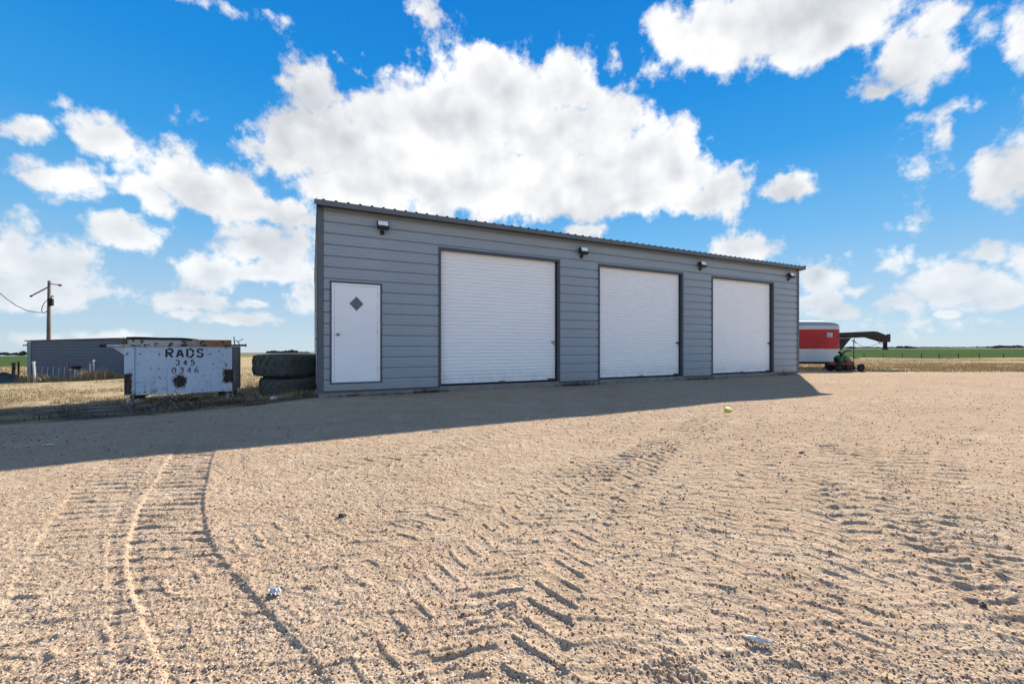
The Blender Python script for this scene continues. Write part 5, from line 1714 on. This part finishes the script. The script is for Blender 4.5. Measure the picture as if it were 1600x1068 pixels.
def yellow_thing():
    x, y = P(1136, 642); z = g1(x, y)
    o = empty('bottle_top', (x, y, z), .4, 'small yellow plastic bottle top on the gravel', 'bottle top')
    mb = MB(); mb.lathe([(0, .0), (.05, .0), (.055, .03), (.04, .055), (.02, .06), (0, .06)], 14, Matrix.Rotation(R(25), 4, 'X')); mb.build('shell', M['yellow'], o, smooth=True)
    mb = MB(); mb.box(.03, .09, -.02, .02, .01, .03, .006); mb.build('tab', M['yellow'], o)
yellow_thing()
def scrap(u, v, sx_, sy_, mat, label, seed, rot):
    x, y = P(u, v); rr = random.Random(seed)
    n = 7; vs = []; fs = []
    for j in range(n):
        for i in range(n):
            vs.append(((i / (n - 1) - .5) * sx_ * (1 + .3 * rr.random()), (j / (n - 1) - .5) * sy_ * (1 + .3 * rr.random()), .006 + .014 * rr.random()))
    for j in range(n - 1):
        for i in range(n - 1): fs.append((j * n + i, j * n + i + 1, (j + 1) * n + i + 1, (j + 1) * n + i))
    o = link('plastic_scrap', new_mesh('plastic_scrap', vs, fs), mat, None, (x, y, g1(x, y)), (0, 0, rot))
    tag(o, label, 'scrap')
scrap(430, 922, .05, .035, M['plastic'], 'crumpled clear plastic scrap on the gravel by the curved tyre track', 1, -.9)
scrap(1187, 996, .06, .02, M['pvc'], 'small white scrap at the bottom centre of the yard', 2, -.3)
scrap(682, 672.5, .07, .03, M['pvc'], 'white scrap at the edge of the building shadow', 3, .1)
scrap(76, 690, .09, .03, M['pvc'], 'white scrap lying in the shade at far left', 4, .1)
x0, y0 = P(255, 803)
r = np.random.default_rng(5)
blades('grass_clump', x0 + r.normal(0, .045, 22), y0 + r.normal(0, .03, 22), .01, .035, .002, 5, M['straw'], 'small matted clump of dry grass on the left tyre track', 'grass clump', spread=.015, lean=3.0, seed=9, kind=None)
x0, y0 = P(345, 722)
blades('grass_clump', x0 + r.normal(0, .02, 8), y0 + r.normal(0, .02, 8), .01, .04, .002, 5, M['weed'], 'tiny green clump at the shadow edge beside the track', 'grass clump', spread=.015, lean=2.0, seed=10, kind=None)

# grit scattered over the yard
def grit():
    r = np.random.default_rng(77)
    bm = bmesh.new(); bmesh.ops.create_icosphere(bm, subdivisions=1, radius=1.0)
    bv = np.array([v.co[:] for v in bm.verts]); bf = np.array([[v.index for v in f.verts] for f in bm.faces]); bm.free()
    N = 80000
    # denser near the camera, thinning with distance
    d = 1.05 * (15.0 / 1.05) ** (r.random(N) ** 1.25)
    t = r.uniform(-1.35, 1.35, N)
    x = t * d; y = d
    keep = (gravel_mask(x, y) > .5)
    lx = (x - CORNER.x) * math.cos(TH) + (y - CORNER.y) * math.sin(TH); ly = -(x - CORNER.x) * math.sin(TH) + (y - CORNER.y) * math.cos(TH)
    keep &= ly < -.08
    cl = vnoise(x * 1.1, y * 1.1, 93) + .6 * vnoise(x * 4, y * 4, 94)
    keep &= cl > r.uniform(-.75, .25, N)
    keep &= r.random(N) < np.clip(1.25 - .08 * d, .35, 1)
    x, y = x[keep], y[keep]; n = len(x)
    s = 0.0023 * np.exp(r.normal(0, .5, n)) * (1 + .20 * np.maximum(0, y - 1.5))
    s = np.minimum(s, 0.0052 + 0.0014 * np.maximum(0, y - 1.2)); s = np.minimum(s, 0.011)
    z = ground_at(x, y)
    rot = r.uniform(0, 2 * np.pi, n)
    st = np.stack([r.uniform(.8, 1.4, n), r.uniform(.7, 1.1, n), r.uniform(.5, .9, n)], 1) * s[:, None]
    base = bv[None] * (1 + r.uniform(-.22, .22, (n, len(bv), 1)))
    v = base * st[:, None, :]
    c, sn = np.cos(rot)[:, None], np.sin(rot)[:, None]
    vx = v[..., 0] * c - v[..., 1] * sn + x[:, None]; vy = v[..., 0] * sn + v[..., 1] * c + y[:, None]
    vz = v[..., 2] + (z + st[:, 2] * .35)[:, None]
    V = np.stack([vx, vy, vz], -1).reshape(-1, 3)
    T = (bf[None] + (np.arange(n) * len(bv))[:, None, None]).reshape(-1, 3)
    # whole icosphere is 80 faces; drop to the coarse one for the many
    o = link('gravel', np_mesh('gravel', V, tris=T), M['grit'])
    tag(o, 'loose grit and small stones scattered over the yard', 'gravel', kind='stuff')
grit()
